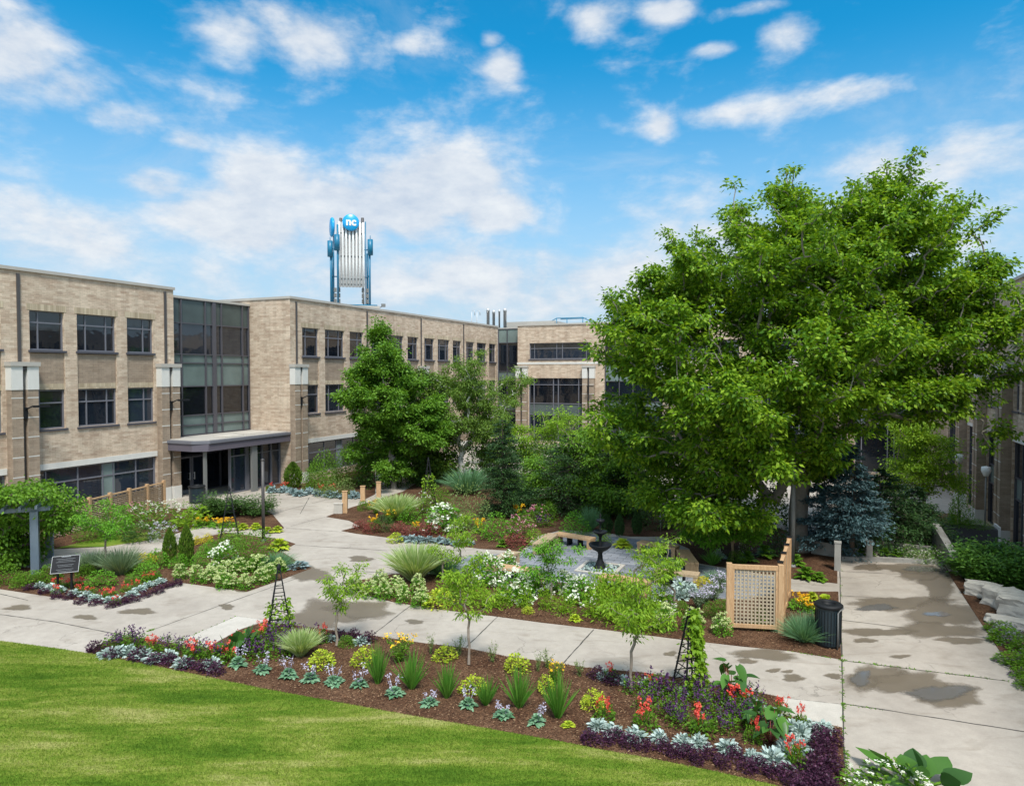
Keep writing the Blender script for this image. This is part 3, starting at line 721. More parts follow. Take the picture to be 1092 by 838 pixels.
RB = gp([(1006, 601), (1023, 613), (1044, 640), (1092, 667), (1150, 704), (1150, 818), (1092, 733), (1048, 667), (1014, 615)])
PW = gp([(413, 574), (512, 587), (556, 590), (572, 574), (600, 567), (640, 569), (705, 574), (735, 587), (742, 601), (844, 618), (893, 623), (893, 630), (842, 630), (790, 639), (740, 636), (700, 632), (655, 625), (600, 621), (560, 617), (480, 611), (445, 605)])
for nm, pl in (('planting_bed', FB), ('planting_bed', BA), ('planting_bed', BC), ('planting_bed', BD), ('planting_bed', BE), ('planting_bed', BF), ('planting_bed', BG), ('planting_bed', RB)):
    sheet(nm, pl, 0.018, M['mulch'], -0.02)
sheet('paver_terrace', gp([(478, 607), (500, 592), (556, 590), (572, 576), (600, 569), (640, 571), (700, 577), (732, 590), (736, 601), (842, 618), (842, 630), (790, 639), (740, 636), (700, 632), (655, 625), (600, 621), (560, 617)]), 0.012, M['pavers'], -0.02, True)
sheet('concrete_pad', gp([(187, 685), (252, 657), (284, 661), (256, 671), (221, 691)]), 0.006, M['concnew'])
sheet('concrete_pad', gp([(835, 744), (898, 751), (898, 776), (833, 761)]), 0.006, M['concnew'])
sheet('grass_patch', gp([(60, 585), (112, 583), (172, 574), (168, 567), (140, 570), (110, 574)]), 0.035, M['lawn'], -0.02)
chips = []
for pl, cnt, xr, yr in ((FB, 60000, (-15, 8), (12, 20)), (BF, 26000, (-7, 9), (17, 26)), (BA, 9000, (-20, -5), (22, 33)), (RB, 3000, (8, 22), (13, 28))):
    x, y = scatter(pl, cnt, xr, yr); n = len(x)
    chips.append(leaves(np.stack([x, y, np.full(n, .024) + .018 * RNG.random(n)], 1), rnd(n) * [[1, 1, .25]], .03 + .045 * RNG.random(n), .018, 1, 0.0, roll=.5))
v, q = joinq(chips); tag(link('mulch_chips', npmesh('mulch_chips', v, q, M['chips'])), 'loose brown bark chips over the planting beds', 'mulch', kind='stuff')
# joints in the concrete
def joint(a, b, w=0.035, jit=True):
    A_, B_ = G(*a), G(*b); n = 14; d = (B_ - A_).normalized(); s = Vector((-d.y, d.x, 0)); mb = MB(); pr = None
    for i in range(n + 1):
        c = A_.lerp(B_, i / n) + s * random.uniform(-.008, .008); ww = w * random.uniform(.25, .6); cur = (c - s * ww, c + s * ww)
        if pr: mb.face([(pr[0].x, pr[0].y, .004), (cur[0].x, cur[0].y, .004), (cur[1].x, cur[1].y, .004), (pr[1].x, pr[1].y, .004)])
        pr = cur
    tag(mb.build('paving_joint', M['joint']), kind='structure')
JN = [((440, 644), (397, 677)), ((531, 657), (497, 690)), ((633, 671), (600, 708)), ((895.5, 597), (897.5, 700)), ((898, 704), (901, 846)), ((898, 704), (1075, 726)), ((900, 750), (1100, 781)),
      ((896, 635), (1033, 643)), ((896, 609), (1016, 615)), ((897, 661), (1053, 680)), ((0, 655), (60, 663)), ((60, 663), (140, 679)), ((158, 673), (250, 640)), ((250, 640), (335, 610)), ((187, 685), (252, 657)),
      ((292, 547), (359, 530)), ((310, 561), (355, 549)), ((314, 581), (413, 587)), ((376, 608), (445, 614)), ((240, 541), (283, 527)), ((366, 622), (345, 640)), ((835, 744), (898, 751)), ((252, 657), (284, 661)),
      ((742, 685), (720, 722)), ((305, 563), (365, 567)), ((200, 531), (283, 541)), ((330, 530), (320, 548)), ((0, 633), (30, 640)), ((1000, 716), (1040, 790))]
for a, b in JN[:-1]: joint(a, b)
wd = []
for a, b, c in (((898, 704), (1075, 726), 170), ((898, 704), (901, 838), 190), ((187, 685), (252, 657), 50), ((158, 673), (163, 671), 50), ((896, 750), (940, 757), 30), ((897, 600), (897.5, 700), 60), ((842, 694), (897, 703), 60), ((902, 800), (906, 838), 120)):
    A_, B_ = G(*a), G(*b); t = RNG.random((c, 1)) ; t = np.round(t * 9 + rnd(c, 1) * .35) / 9 + rnd(c, 1) * .02; t = np.clip(t, 0, 1)
    wd.append(leaves(np.array(A_) + (np.array(B_) - np.array(A_)) * t + rnd(c) * [[.02, .02, 0]], rnd(c) * [[1, 1, .3]] + [[0, 0, .5]], .06, .035, 1, .2))
v, q = joinq(wd); tag(link('joint_weeds', npmesh('joint_weeds', v, q, LM['green'])), 'tiny green weeds growing in the walkway joints', 'weeds', kind='stuff')
# damp patches and puddles
wetz = 0.0052
def wet(px, py, rx, ry, m='wet', sd=None):
    global wetz
    wetz += 0.0003; rs = random.Random(px * 7 + py); ph = [rs.uniform(0, 6.28) for _ in range(6)]; n = 64
    rim, mid = [], []
    for k in range(n):
        a = 2 * math.pi * k / n; r = 1 + .16 * math.sin(2 * a + ph[0]) + .13 * math.sin(3 * a + ph[1]) + .08 * math.sin(5 * a + ph[2]) + .05 * math.sin(9 * a + ph[3]) + .03 * math.sin(15 * a + ph[4])
        for lst, f in ((rim, 1.2), (mid, .62)): lst.append(G(px + math.cos(a) * rx * r * f, py + math.sin(a) * ry * r * f))
    c = G(px, py); vs = [(c.x, c.y, wetz)] + [(p.x, p.y, wetz) for p in mid] + [(p.x, p.y, wetz) for p in rim]
    fs = [(0, 1 + k, 1 + (k + 1) % n) for k in range(n)] + [(1 + k, 1 + n + k, 1 + n + (k + 1) % n, 1 + (k + 1) % n) for k in range(n)]
    me = bpy.data.meshes.new('wet'); me.from_pydata(vs, [], fs); me.materials.append(M[m])
    at_ = me.attributes.new('edge', 'FLOAT', 'POINT'); at_.data.foreach_set('value', [1.0] + [.8] * n + [0.0] * n)
    tag(link('puddle' if m == 'puddle' else 'damp_patch', me), kind='structure')
for a in ((932, 722, 34, 14), (975, 730, 48, 14), (1016, 743, 36, 12), (960, 643, 56, 8), (1005, 655, 38, 17), (1000, 672, 46, 9), (935, 674, 38, 5), (1000, 622, 22, 16), (985, 612, 36, 6), (926, 605, 14, 4.5), (968, 606, 34, 6), (1025, 683, 26, 4),
          (330, 612, 24, 9), (350, 655, 44, 17), (385, 650, 40, 9), (330, 675, 26, 7), (147, 652, 18, 4), (91, 658, 12, 3), (242, 647, 9, 3), (815, 698, 38, 6), (797, 705, 11, 3), (825, 715, 8, 2.4), (840, 716, 6, 2), (846, 723, 14, 4), (889, 721, 9, 3.5),
          (735, 702, 18, 4), (715, 697, 8, 2.5), (442, 663, 11, 2.5), (385, 596, 16, 3), (20, 648, 16, 3), (255, 628, 10, 3), (960, 700, 12, 2), (922, 683, 12, 3)):
    wet(*a)
for a in ((1002, 739, 38, 8), (918, 724, 12, 8), (985, 607, 22, 3.5), (935, 648, 20, 4), (1000, 655, 14, 3)): wet(*a, m='puddle')

# ================================================================== BUILDINGS
BR = MB  # walls collect in one mesh per part
def wall_holes(mb, x0, x1, z0, z1, holes, depth=0.32, y=0.0, mi=0):
    """front face at local y with rectangular openings and their reveals"""
    xs = sorted({x0, x1, *[h[0] for h in holes], *[h[1] for h in holes]}); zs = sorted({z0, z1, *[h[2] for h in holes], *[h[3] for h in holes]})
    xs = [a for a in xs if x0 - 1e-6 <= a <= x1 + 1e-6]; zs = [a for a in zs if z0 - 1e-6 <= a <= z1 + 1e-6]
    for a, b in zip(xs, xs[1:]):
        for c, d in zip(zs, zs[1:]):
            mx, mz = (a + b) / 2, (c + d) / 2
            if any(h[0] < mx < h[1] and h[2] < mz < h[3] for h in holes): continue
            mb.face([(a, y, c), (b, y, c), (b, y, d), (a, y, d)], mi)
    for h in holes:
        a, b, c, d = h[:4]; e = y + depth
        mb.face([(a, y, c), (a, y, d), (a, e, d), (a, e, c)], mi); mb.face([(b, y, c), (b, e, c), (b, e, d), (b, y, d)], mi)
        mb.face([(a, y, d), (b, y, d), (b, e, d), (a, e, d)], mi); mb.face([(a, y, c), (a, e, c), (b, e, c), (b, y, c)], mi)
def window(parent, x0, x1, z0, z1, vs=(), hs=(), y=0.2, sill=True, fr='frame', gl='glass', fw=0.07, pale=()):
    """window > frame with its bars, pane, sill"""
    w = MB(); b = fw
    w.box(x0, x0 + b, y - .06, y + .06, z0, z1); w.box(x1 - b, x1, y - .06, y + .06, z0, z1)
    w.box(x0 + b, x1 - b, y - .06, y + .06, z0, z0 + b); w.box(x0 + b, x1 - b, y - .06, y + .06, z1 - b, z1)
    W_, H_ = x1 - x0, z1 - z0; vx = [x0 + f * W_ for f in vs]; hz = [z0 + f * H_ for f in hs]
    for q_ in vx: w.box(q_ - .03, q_ + .03, y - .05, y + .045, z0 + b, z1 - b)
    for q_ in hz:
        cuts = [x0 + b] + [c for q_ in vx for c in (q_ - .03, q_ + .03)] + [x1 - b]
        for a, c in zip(cuts[::2], cuts[1::2]): w.box(a, c, y - .055, y + .045, q_ - .035, q_ + .035)
    o = w.build('window', M[fr], parent)
    p = MB(); p.box(x0 + .02, x1 - .02, y + .002, y + .012, z0 + .02, z1 - .02)
    p.build('pane', M[gl], o)
    if sill:
        s = MB(); s.box(x0 - .08, x1 + .08, -.07, .13, z0 - .11, z0 - .004); s.build('sill', M['framedark'], o)
    if random.random() < .45 and z1 - z0 < 2.2:   # roller blind part way down behind the glass
        s = MB(); dz = random.choice((.35, .6, .9)); s.box(x0 + b, x1 - b, y - .010, y - .002, z1 - b - dz, z1 - b)
        s.build('blind', M['blindm'], o)
    return o
M['blindm'] = glassmat('blind_behind_glass', (0.045, 0.05, 0.055), 0.08)
def pilaster(parent, x0, x1, zb, cap0, cap1, side=1, lamp=True, groove=True, proud=0.42, downto=None):
    p = MB(); xm = (x0 + x1) / 2; g = .11
    for a, b in ((x0, xm - g), (xm + g, x1)): p.box(a, b, -proud, .02, zb + .75, cap0)
    p.box(xm - g, xm + g, -.16, .02, zb + .75, cap0)
    p.build('pilaster', M['brown'], parent)
    s = MB()
    for a, b in ((x0 - .02, xm - g), (xm + g, x1 + .02)): s.box(a, b, -proud - .03, .02, cap0, cap1 - .2)
    s.box(xm - g, xm + g, -.18, .02, cap0, cap1 - .2); s.build('capstone', M['stone'], parent)
    s = MB()
    for a, b in ((x0 - .02, xm - g), (xm + g, x1 + .02)): s.box(a, b, -proud - .03, .02, zb, zb + .75)
    s.box(xm - g, xm + g, -.3, .02, zb, zb + .75); s.build('plinth', M['stone'], parent)
    b_ = MB(); k = zb + 1.5
    while k < cap0 - .2:
        for a, b in ((x0, xm - g), (xm + g, x1)): b_.box(a - .004, b + .004, -proud - .006, -proud + .02, k, k + .045)
        k += .95
    if b_.f: b_.build('stone_band', M['stone'], parent)
    c = MB(); c.box(x0 - .07, x1 + .07, -proud - .1, .02, cap1 - .2, cap1); c.build('coping_block', M['coping'], parent)
    if groove:
        d = MB(); d.box(xm - .05, xm + .05, -.27, -.17, zb + .8, cap1 - .42); d.box(xm - .16, xm + .16, -proud + .02, -.19, cap1 - .42, cap1 - .205)
        d.build('downpipe', M['pole'], parent)
    if lamp:
        l = MB(); z = cap0 - .95; yy = -proud - .02
        l.box(xm - .09, xm + .09, -.2, yy, z - .45, z + .1); l.tube([(xm, yy, z), (xm + .1 * side, yy - .35, z + .16), (xm + .35 * side, yy - .55, z + .18)], .035, 6); l.box(xm + (.05 if side > 0 else -.75), xm + (.75 if side > 0 else -.05), yy - .66, yy - .44, z + .1, z + .2)
        l.build('wall_lamp', M['black'], parent)
def building(label, u, v, ang):
    t = thing('brick_building', label, 'building', W(u, v), ang); return t
ANG_U = math.pi / 2 - AZ; ANG_V = -AZ; ROOF = 12.4
def parapet(parent, x0, x1, y0, y1, z, ends=True):
    c = MB(); c.box(x0 - .06, x1 + .06, y0 - .09, y0 + .45, z, z + .16); c.box(x0 - .06, x1 + .06, y1 - .4, y1 + .06, z, z + .16)
    c.box(x0 - .06, x0 + .4, y0 + .45, y1 - .4, z, z + .16); c.box(x1 - .4, x1 + .06, y0 + .45, y1 - .4, z, z + .16)
    c.build('coping', M['coping'], parent)
    r = MB(); r.box(x0 + .3, x1 - .3, y0 + .3, y1 - .3, z - .6, z - .35); r.build('roof', M['roof'], parent)
def sides(mb, x0, x1, y1, z0, z1, mi=0, y0=0.0):
    for f in ([(x0, y0, z0), (x0, y0, z1), (x0, y1, z1), (x0, y1, z0)], [(x1, y0, z0), (x1, y1, z0), (x1, y1, z1), (x1, y0, z1)], [(x0, y1, z0), (x0, y1, z1), (x1, y1, z1), (x1, y1, z0)]): mb.face(f, mi)
def bay_openings(p, zb=0.0, grnd=True):
    W3 = [(p + 1.13, p + 2.84), (p + 3.50, p + 5.70), (p + 6.35, p + 8.03)]
    h = [(a, b, 4.65, 10.55) for a, b in W3]
    if grnd: h.append((p + 1.24, p + 8.12, zb + .45, 2.62))
    return W3, h
def bay(parent, p, W3, pitch=8.2, zb=0.0, gfl=True):
    vs3 = ((.28,), (.25, .77), (.66,)) ; 
    for (a, b), vs in zip(W3, vs3):
        window(parent, a, b, 8.6, 10.55, vs, (.70,)); window(parent, a, b, 4.65, 6.63, vs, (.66,))
        sp = MB(); sp.box(a + .003, b - .003, .06, .3, 6.632, 8.46); sp.build('spandrel', M['brown'], parent)
        sp = MB(); sp.box(a - .12, b + .12, -.012, .05, 10.552, 10.87); sp.build('lintel', M['soldier'], parent)
        sp = MB(); sp.box(a + .003, b - .003, .045, .07, 6.634, 6.92); sp.build('lintel', M['soldier'], parent)
    if gfl:
        a, b = p + 1.24, p + 8.12
        window(parent, a, b, zb + .45, 2.62, (.09, .33, .53, .62, .82), (.66,), sill=False, fw=.09)
        c = MB(); c.box(a + .515 * (b - a) + .06, a + .635 * (b - a) - .0, .19, .205, zb + .5, 2.55); c.build('blank_panel', M['spandrel'], parent)
        s = MB(); s.box(p + 1.22, p + 8.16, -.03, .2, 2.624, 2.92); s.build('stone_band', M['stone'], parent)
# ---- west wing with three storeys of windows
b1 = building('long tan brick wing with paired pale pilaster caps beside the glazed entrance bay', 0, -35.4, ANG_U)
mb = MB(); holes = []; bays = []
for p in (20.35, 12.15, 3.95):
    W3, h = bay_openings(p); holes += h; bays.append((p, W3))
wall_holes(mb, -6, 29.77, -.1, ROOF, holes, .34); sides(mb, -6, 29.77, 18, -.1, ROOF)
mb.build('wall', M['tan'], b1)
for p, W3 in bays: bay(b1, p, W3)
for p in (28.55, 20.35, 12.15, 3.95):
    pilaster(b1, p, p + 1.24, 0, 6.66, 8.0)
    d = MB(); d.box(p + .55, p + .69, -.07, .01, 8.02, 12.25); d.build('downpipe', M['pole'], b1)
parapet(b1, -6, 29.77, 0, 18, ROOF)
# glazed entrance bay belongs to the middle wing
b2 = building('tan brick wing with the glass stair bay and entrance canopy under the blue tower', 0, -32.3, ANG_U)
yg = 3.6
def curtain(parent, x0, x1, z0, z1, vx, rows, y, thick=(), fr='framedark', d=0.1):
    """rows: (z bottom, z top, glass key)"""
    f = MB(); 
    for a in vx:
        w = .14 if a in thick else .04
        f.box(a - w, a + w, y - d, y + .06, z0, z1)
    zs = sorted({z for r_ in rows for z in r_[:2]})
    xs = sorted(vx)
    for z in zs:
        for a, b in zip(xs, xs[1:]): f.box(a + .04, b - .04, y - d + .03, y + .05, z - .035, z + .035)
    o = f.build('curtain_wall', M[fr], parent)
    for r_ in rows:
        g = MB(); g.box(xs[0] + .02, xs[-1] - .02, y + .002, y + .02, r_[0] + .01, r_[1] - .01)
        g.build('pane' if r_[2] != 'spandrel' else 'spandrel_panel', M[r_[2]], o)
    return o
curtain(b2, 29.85, 36.2, 3.6, 12.0, [29.8, 30.67, 32.5, 33.2, 33.8, 35.6, 36.15], [(10.53, 12.0, 'spandrel'), (8.62, 10.53, 'glass2'), (8.08, 8.62, 'spandrel'), (6.63, 8.08, 'spandrel'), (4.82, 6.63, 'glass2'), (4.2, 4.82, 'spandrel'), (3.6, 4.2, 'spandrel')], yg, (33.2,))
mb = MB(); mb.box(29.78, 36.25, yg + .1, yg + 14, -.1, 12.02); mb.build('backing_wall', M['framedark'], b2)
c = MB(); c.box(29.76, 36.24, yg - .12, yg + .5, 12.02, 12.16); c.build('coping', M['coping'], b2)
# storefront under the canopy with doors
curtain(b2, 29.85, 36.2, 0, 3.0, [29.8, 30.1, 32.2, 33.6, 35.0, 36.15], [(0.05, 2.35, 'glass'), (2.35, 3.0, 'glass')], yg, (), 'framedark')
for x in (30.15, 31.2):
    f = MB(); f.box(x, x + .09, yg - .22, yg - .14, .03, 2.3); f.box(x + .9, x + .99, yg - .22, yg - .14, .03, 2.3); f.box(x + .09, x + .9, yg - .22, yg - .14, .03, .25); f.box(x + .09, x + .9, yg - .22, yg - .14, 2.2, 2.3)
    o = f.build('door', M['frame'], b2); g = MB(); g.box(x + .09, x + .9, yg - .19, yg - .17, .25, 2.2); g.build('pane', M['glass'], o)
    g = MB(); hx = x + (.82 if x < 31 else .12); g.tube([(hx, yg - .3, .85), (hx, yg - .3, 1.3)], .02, 6); g.bar((hx, yg - .3, .9), (hx, yg - .2, .9), .02); g.bar((hx, yg - .3, 1.25), (hx, yg - .2, 1.25), .02); g.build('handle', M['white'], o)
# side glazing along the canopy front (vestibule)
curtain(b2, 31.8, 36.3, 0, 2.9, [31.9, 33.3, 34.6, 35.4, 36.2], [(0.05, 2.3, 'glass'), (2.3, 2.9, 'glass')], 1.0, (33.3,), 'frame')
mb = MB(); 
cx0, cx1 = 28.9, 36.26
mb.prism([(cx0 + .55, .05), (cx1, .05), (cx1, yg - .1), (29.8, yg - .1), (cx0, 2.9), (cx0, .75)], 2.92, 3.36)
cp = mb.build('canopy', M['fascia'], b2)
mb = MB(); mb.prism([(cx0 + .6, -.02), (cx1 - .002, -.02), (cx1 - .002, yg - .12), (29.8, yg - .12), (cx0 - .06, 2.92), (cx0 - .06, .72)], 3.362, 3.52); mb.build('fascia_cap', M['frame'], cp)
mb = MB(); mb.prism([(cx0 + .75, .2), (cx1 - .15, .2), (cx1 - .15, yg - .2), (29.85, yg - .2), (cx0 + .15, 2.75), (cx0 + .15, .8)], 3.523, 3.56); mb.build('roof', M['coping'], cp)
mb = MB(); mb.box(31.2, 32.6, .5, 1.6, 3.563, 3.62); mb.box(33.4, 35.2, .8, 2.2, 3.563, 3.61); mb.build('skylight', M['concnew'], cp)
for x, y in ((29.55, .45), (33.2, .28)):
    mb = MB(); w = .075 if x < 30 else .22; mb.box(x - w, x + w, y - .08, y + .08, 0, 2.92); mb.build('column', M['poleg'], b2)
# main brick body of the middle wing
mb = MB(); holes = []; bays = []
for p in (36.3, 44.27, 52.24, 60.21):
    W3, h = bay_openings(p); holes += h; bays.append((p, W3))
X1 = 68.75
wall_holes(mb, 36.26, X1, -.1, ROOF, holes, .34); sides(mb, 36.26, X1, 18, -.1, ROOF)
mb.build('wall', M['tan'], b2)
for p, W3 in bays: bay(b2, p, W3)
for p in (36.3, 44.27, 52.24, 60.21):
    pilaster(b2, p - (.08 if p < 37 else 0), p + 1.14, 0, 6.70, 8.05)
    d = MB(); d.box(p + .48, p + .60, -.07, .01, 8.07, 12.25); d.build('downpipe', M['pole'], b2)
parapet(b2, 36.26, X1, 0, 18, ROOF)
# ---- far wing across the end, and the glazed corner
b3 = building('tan brick wing closing the courtyard with a long ribbon window and rooftop railing', 67.85, 0, ANG_V)
mb = MB()
holes = [(-28.2, -21.48, 8.88, 10.57), (-28.25, -22.2, 0.3, 6.9), (-14.0 + 1, -7.0, 8.88, 10.57), (-13.0, -7.0, -1.2, 6.9), (-5.5, 1.3, 8.88, 10.57), (-5.0, 1.0, -1.2, 6.9), (2.8, 8.4, 8.88, 10.57), (2.8, 8.4, -1.2, 6.9)]
wall_holes(mb, -29.55, 9.2, -1.7, ROOF, holes + [(-20.0, -14.1, 0.0, 10.6)], .34)
for f in ([(-29.55, 0, -1.7), (-29.55, 0, ROOF), (-29.55, 14, ROOF), (-29.55, 14, -1.7)],
          [(-33, 14, -1.7), (14, 14, -1.7), (14, 14, ROOF), (-33, 14, ROOF)], [(9.2, 0, -1.7), (14, 0, -1.7), (14, 0, ROOF), (9.2, 0, ROOF)]): mb.face(f)
mb.build('wall', M['tan'], b3)
window(b3, -28.2, -21.48, 8.88, 10.57, (.08, .45, .545, .93), (.66,), fw=.08)
for a, b in ((-13.0, -7.0), (-5.5, 1.3), (2.8, 8.4)): window(b3, a, b, 8.88, 10.57, (.1, .5, .9), (.66,), fw=.08)
for a, b in ((-28.25, -22.2), (-13, -7), (-5, 1), (2.8, 8.4)):
    w = b - a
    curtain(b3, a, b, .3 if a < -20 else -1.2, 6.9, [a + .04, a + .09 * w, a + .45 * w, a + .54 * w, a + .91 * w, b - .04], [(6.2, 6.9, 'glass'), (3.05 + 1.2, 6.2, 'glass'), (3.05, 4.25, 'spandrel'), (.3 if a < -20 else -1.2, 3.05, 'glass')], .2, fr='frame')
curtain(b3, -20.0, -14.1, 0, 10.6, [-19.95, -18.5, -17.1, -15.6, -14.15], [(8.3, 10.6, 'glass'), (6.6, 8.3, 'spandrel'), (4.6, 6.6, 'glass'), (3.4, 4.6, 'spandrel'), (0, 3.4, 'glass')], .25)
for a, b in ((-29.6, -20.03), (-14.07, 9.2)): s = MB(); s.box(a, b, -.04, .02, 8.35, 8.55); s.build('stone_band', M['stone'], b3)
for p in (-29.6, -22.2, -14, -6.4, 1.4): pilaster(b3, p, p + 1.25, 0 if p < 0 else -1.6, 6.9, 8.2, lamp=p < -20)
mb = MB(); mb.box(-29.5, 13.9, .4, 13.9, 11.6, 11.9); mb.build('roof', M['roof'], b3)
c = MB(); c.box(-29.62, 14, -.09, .45, ROOF, ROOF + .16); c.box(-29.62, -29.2, .45, 14, ROOF, ROOF + .16); c.build('coping', M['coping'], b3)
curtain(b3, -32.3, -29.6, 0, 12.2, [-32.25, -31.2, -29.65], [(10.7, 12.2, 'spandrel'), (7.6, 10.7, 'glass'), (6.6, 7.6, 'spandrel'), (4.6, 6.6, 'glass'), (3.4, 4.6, 'spandrel'), (0, 3.4, 'glass')], 1.0)
mb = MB(); mb.box(-32.4, -29.55, .95, 1.6, 12.2, 12.35); mb.build('coping', M['coping'], b3)
mb = MB(); mb.box(-32.2, -26.5, 3, 9, 11.9, 13.1); mb.build('penthouse', M['coping'], b3)
# ---- east wing in shade, its floor below the garden
b4 = building('shaded brick wing with tall piers over a double height glass ground floor', 67.85, 9.2, ANG_U + math.pi)
mb = MB(); RF = 12.25; L4 = 62; holes = []; wins = []; piers = [67.85 - p for p in (57.3, 51.3, 45.2, 39.1, 33.0, 26.9, 20.8, 14.7)]
for p in piers:
    for a, b in ((p + 1.5, p + 2.6), (p + 3.1, p + 4.2), (p + 4.7, p + 5.7)):
        if b < L4: wins.append((a, b)); holes += [(a, b, 5.5, 7.4), (a, b, 8.9, 10.9)]
    holes.append((p + 1.4, min(p + 6.0, L4 - .1), -1.5, 3.9))
holes.append((4.0, piers[0] - .1, -1.5, 3.9))
wall_holes(mb, 0, L4, -1.7, RF, holes, .34); sides(mb, 0, L4, 14, -1.7, RF); mb.build('wall', M['tan'], b4)
for a, b in wins:
    window(b4, a, b, 5.5, 7.4, (.5,), (.7,)); window(b4, a, b, 8.9, 10.9, (.5,), (.7,))
for p in [4.0 - 1.4] + piers:
    a, b = p + 1.4, min(p + 6.0, L4 - .1)
    curtain(b4, a, b, -1.5, 3.9, [a + .04, a + (b - a) * .33, a + (b - a) * .66, b - .04], [(2.0, 3.9, 'glass'), (.9, 2.0, 'spandrel'), (-1.5, .9, 'glass')], .22)
for p in piers: pilaster(b4, p, p + 1.35, -1.6, 7.0, 8.3, side=-1, proud=.5, lamp=False)
parapet(b4, 0, L4, 0, 14, RF)
for p in piers: s = MB(); s.box(p + 1.42, p + 5.98, -.03, .1, 3.92, 4.12); s.build('stone_band', M['stone'], b4)

# ---- rooftop things
TW = W(0, 0); ty = 58.0; tb = at(374, 323, ty); tb.z = 12.9
t = thing('rooftop_tower', 'blue and white steel mast with a round blue disc on the brick roof', 'tower', (tb.x, tb.y, 12.9), R(13))
pl = MB(); pl.box(-2.1, 2.3, -1.8, 1.8, -.9, 0.0); pl.build('plinth', M['coping'], t)
fr = MB()
for x, y in ((-1.55, -.8), (1.55, -.8), (-1.45, .6), (1.4, .6), (-1.0, -1.0)):
    hgt = 4.6 if x != -1.0 else 6.6
    fr.tube([(x, y, 0), (x, y, hgt)], .08, 8)
for z in (.25, 2.6, 4.9): 
    fr.bar((-1.55, -.8, z), (-1.45, .6, z), .08); fr.bar((1.55, -.8, z), (1.4, .6, z), .08); fr.bar((-1.45, .6, z), (1.4, .6, z), .08)
fr.bar((-2.1, -.95, .12), (2.1, -.95, .12), .09); fr.bar((-2.1, .95, .12), (2.1, .95, .12), .09); fr.bar((-2.1, -.95, .12), (-2.1, .95, .12), .09); fr.bar((2.1, -.95, .12), (2.1, .95, .12), .09)
for x in (-1.35, 1.25): fr.tube([(x, .3, .0), (x, .3, 7.2)], .05, 6)
fr.build('frame', M['blue'], t)
for x, y, z in ((-1.6, -.85, 4.0), (-1.05, -1.05, 4.5), (1.6, -.85, 4.25)):
    m_ = MB(); m_.lathe([(0, z), (.22, z), (.22, z + 1.28), (0, z + 1.28)], 14, c=(x, y)); m_.tube([(x, y, z + 1.28), (x, y, z + 1.6)], .03, 5); m_.build('antenna_shroud', M['blue'], t)
for i in range(8):
    x = -.86 + i * .27; m_ = MB(); m_.tube([(x * .98, -.55, 1.6), (x * 1.02, -.6, 3.6), (x * 1.03, -.62, 5.4), (x, -.55, 6.95)], .085, 8); m_.build('tube', M['white'], t)
sl = MB()
for z in (1.9, 2.35, 4.2, 6.1): sl.box(-1.02, 1.18, -.50, -.42, z, z + .1)
sl.box(-.98, 1.14, -.42, -.36, 1.65, 6.9); sl.build('back_panel', plain('tube_backing', (0.42, 0.42, 0.43), .6), t)
d_ = MB(); n = 32
prof = [(0, 0), (.60, 0), (.68, .06), (.68, .10), (.62, .16), (0, .16)]
d_.lathe(prof, 36); dd = d_.build('disc', M['discblue'], t); dd.location = (.05, -.75, 6.85); dd.rotation_euler = (R(90), 0, 0)
def text(s, size, m, parent, loc, rot, ext=.02, name='letters', bold=.0):
    c = bpy.data.curves.new(name, 'FONT'); c.body = s; c.size = size; c.align_x = 'CENTER'; c.align_y = 'CENTER'; c.extrude = ext; c.offset = bold
    c.materials.append(m); o = bpy.data.objects.new(name, c); COL.objects.link(o)
    me = bpy.data.meshes.new_from_object(o); bpy.data.objects.remove(o); me.materials.clear(); me.materials.append(m)
    o = bpy.data.objects.new(name, me); COL.objects.link(o); o.parent = parent; o.location = loc; o.rotation_euler = rot; return o
text('nc', .88, M['white'], dd, (0.02, .03, .17), (0, 0, 0), .015, bold=.035)
d2 = MB(); d2.lathe([(0, 0), (.72, 0), (.80, .08), (.80, .16), (.72, .24), (0, .24)], 30); o = d2.build('disc', M['discblue'], t); o.location = (-1.35, .2, 6.6); o.rotation_euler = (R(90), 0, R(-80))
for x in (-.95, 1.0, 1.35, -1.25):
    for z in (.35, .8, 1.25): an = MB(); an.box(x - .1, x + .12, -.2, .1, z, z + .32); an.build('radio_unit', M['poleg'], t)
an = MB(); an.tube([(-1.05, -.7, .2), (-.9, -.2, 1.9)], .06, 6); an.tube([(1.05, -.5, .2), (1.0, -.2, 2.2)], .08, 6); an.build('bracket', M['poleg'], t)
for x, ht in ((-.75, 7.3), (1.0, 7.4)):
    m_ = MB(); m_.lathe([(0, 6.5), (.12, 6.5), (.12, ht), (0, ht)], 8, c=(x, -.2)); m_.build('panel_antenna', M['pole'], t)
m_ = MB(); m_.tube([(2.1, 0, -.1), (2.6, 0, .15)], .04, 6); m_.box(2.5, 2.85, -.15, .15, .1, .35); m_.build('floodlight', M['poleg'], t)
def stack_(px, top, Y, r, label):
    p = at(px, 345, Y); zt = at(px, top, Y).z; m_ = MB(); b = 11.9
    m_.lathe([(0, b), (r, b), (r, zt - .35), (r * 1.15, zt - .35), (r * 1.15, zt), (r * .8, zt), (r * .8, zt - .2), (0, zt - .2)], 14)
    o = m_.build('exhaust_stack', M['steel'], None, (p.x, p.y, 0)); tag(o, label, 'chimney', 'steel exhaust stacks on the far roof')
stack_(520.5, 329, 78, .17, 'tall steel exhaust pipe on the far roof, nearest the twin thin vents'); stack_(526.5, 331, 78.4, .15, 'shorter steel exhaust pipe paired with the tall one on the far roof')
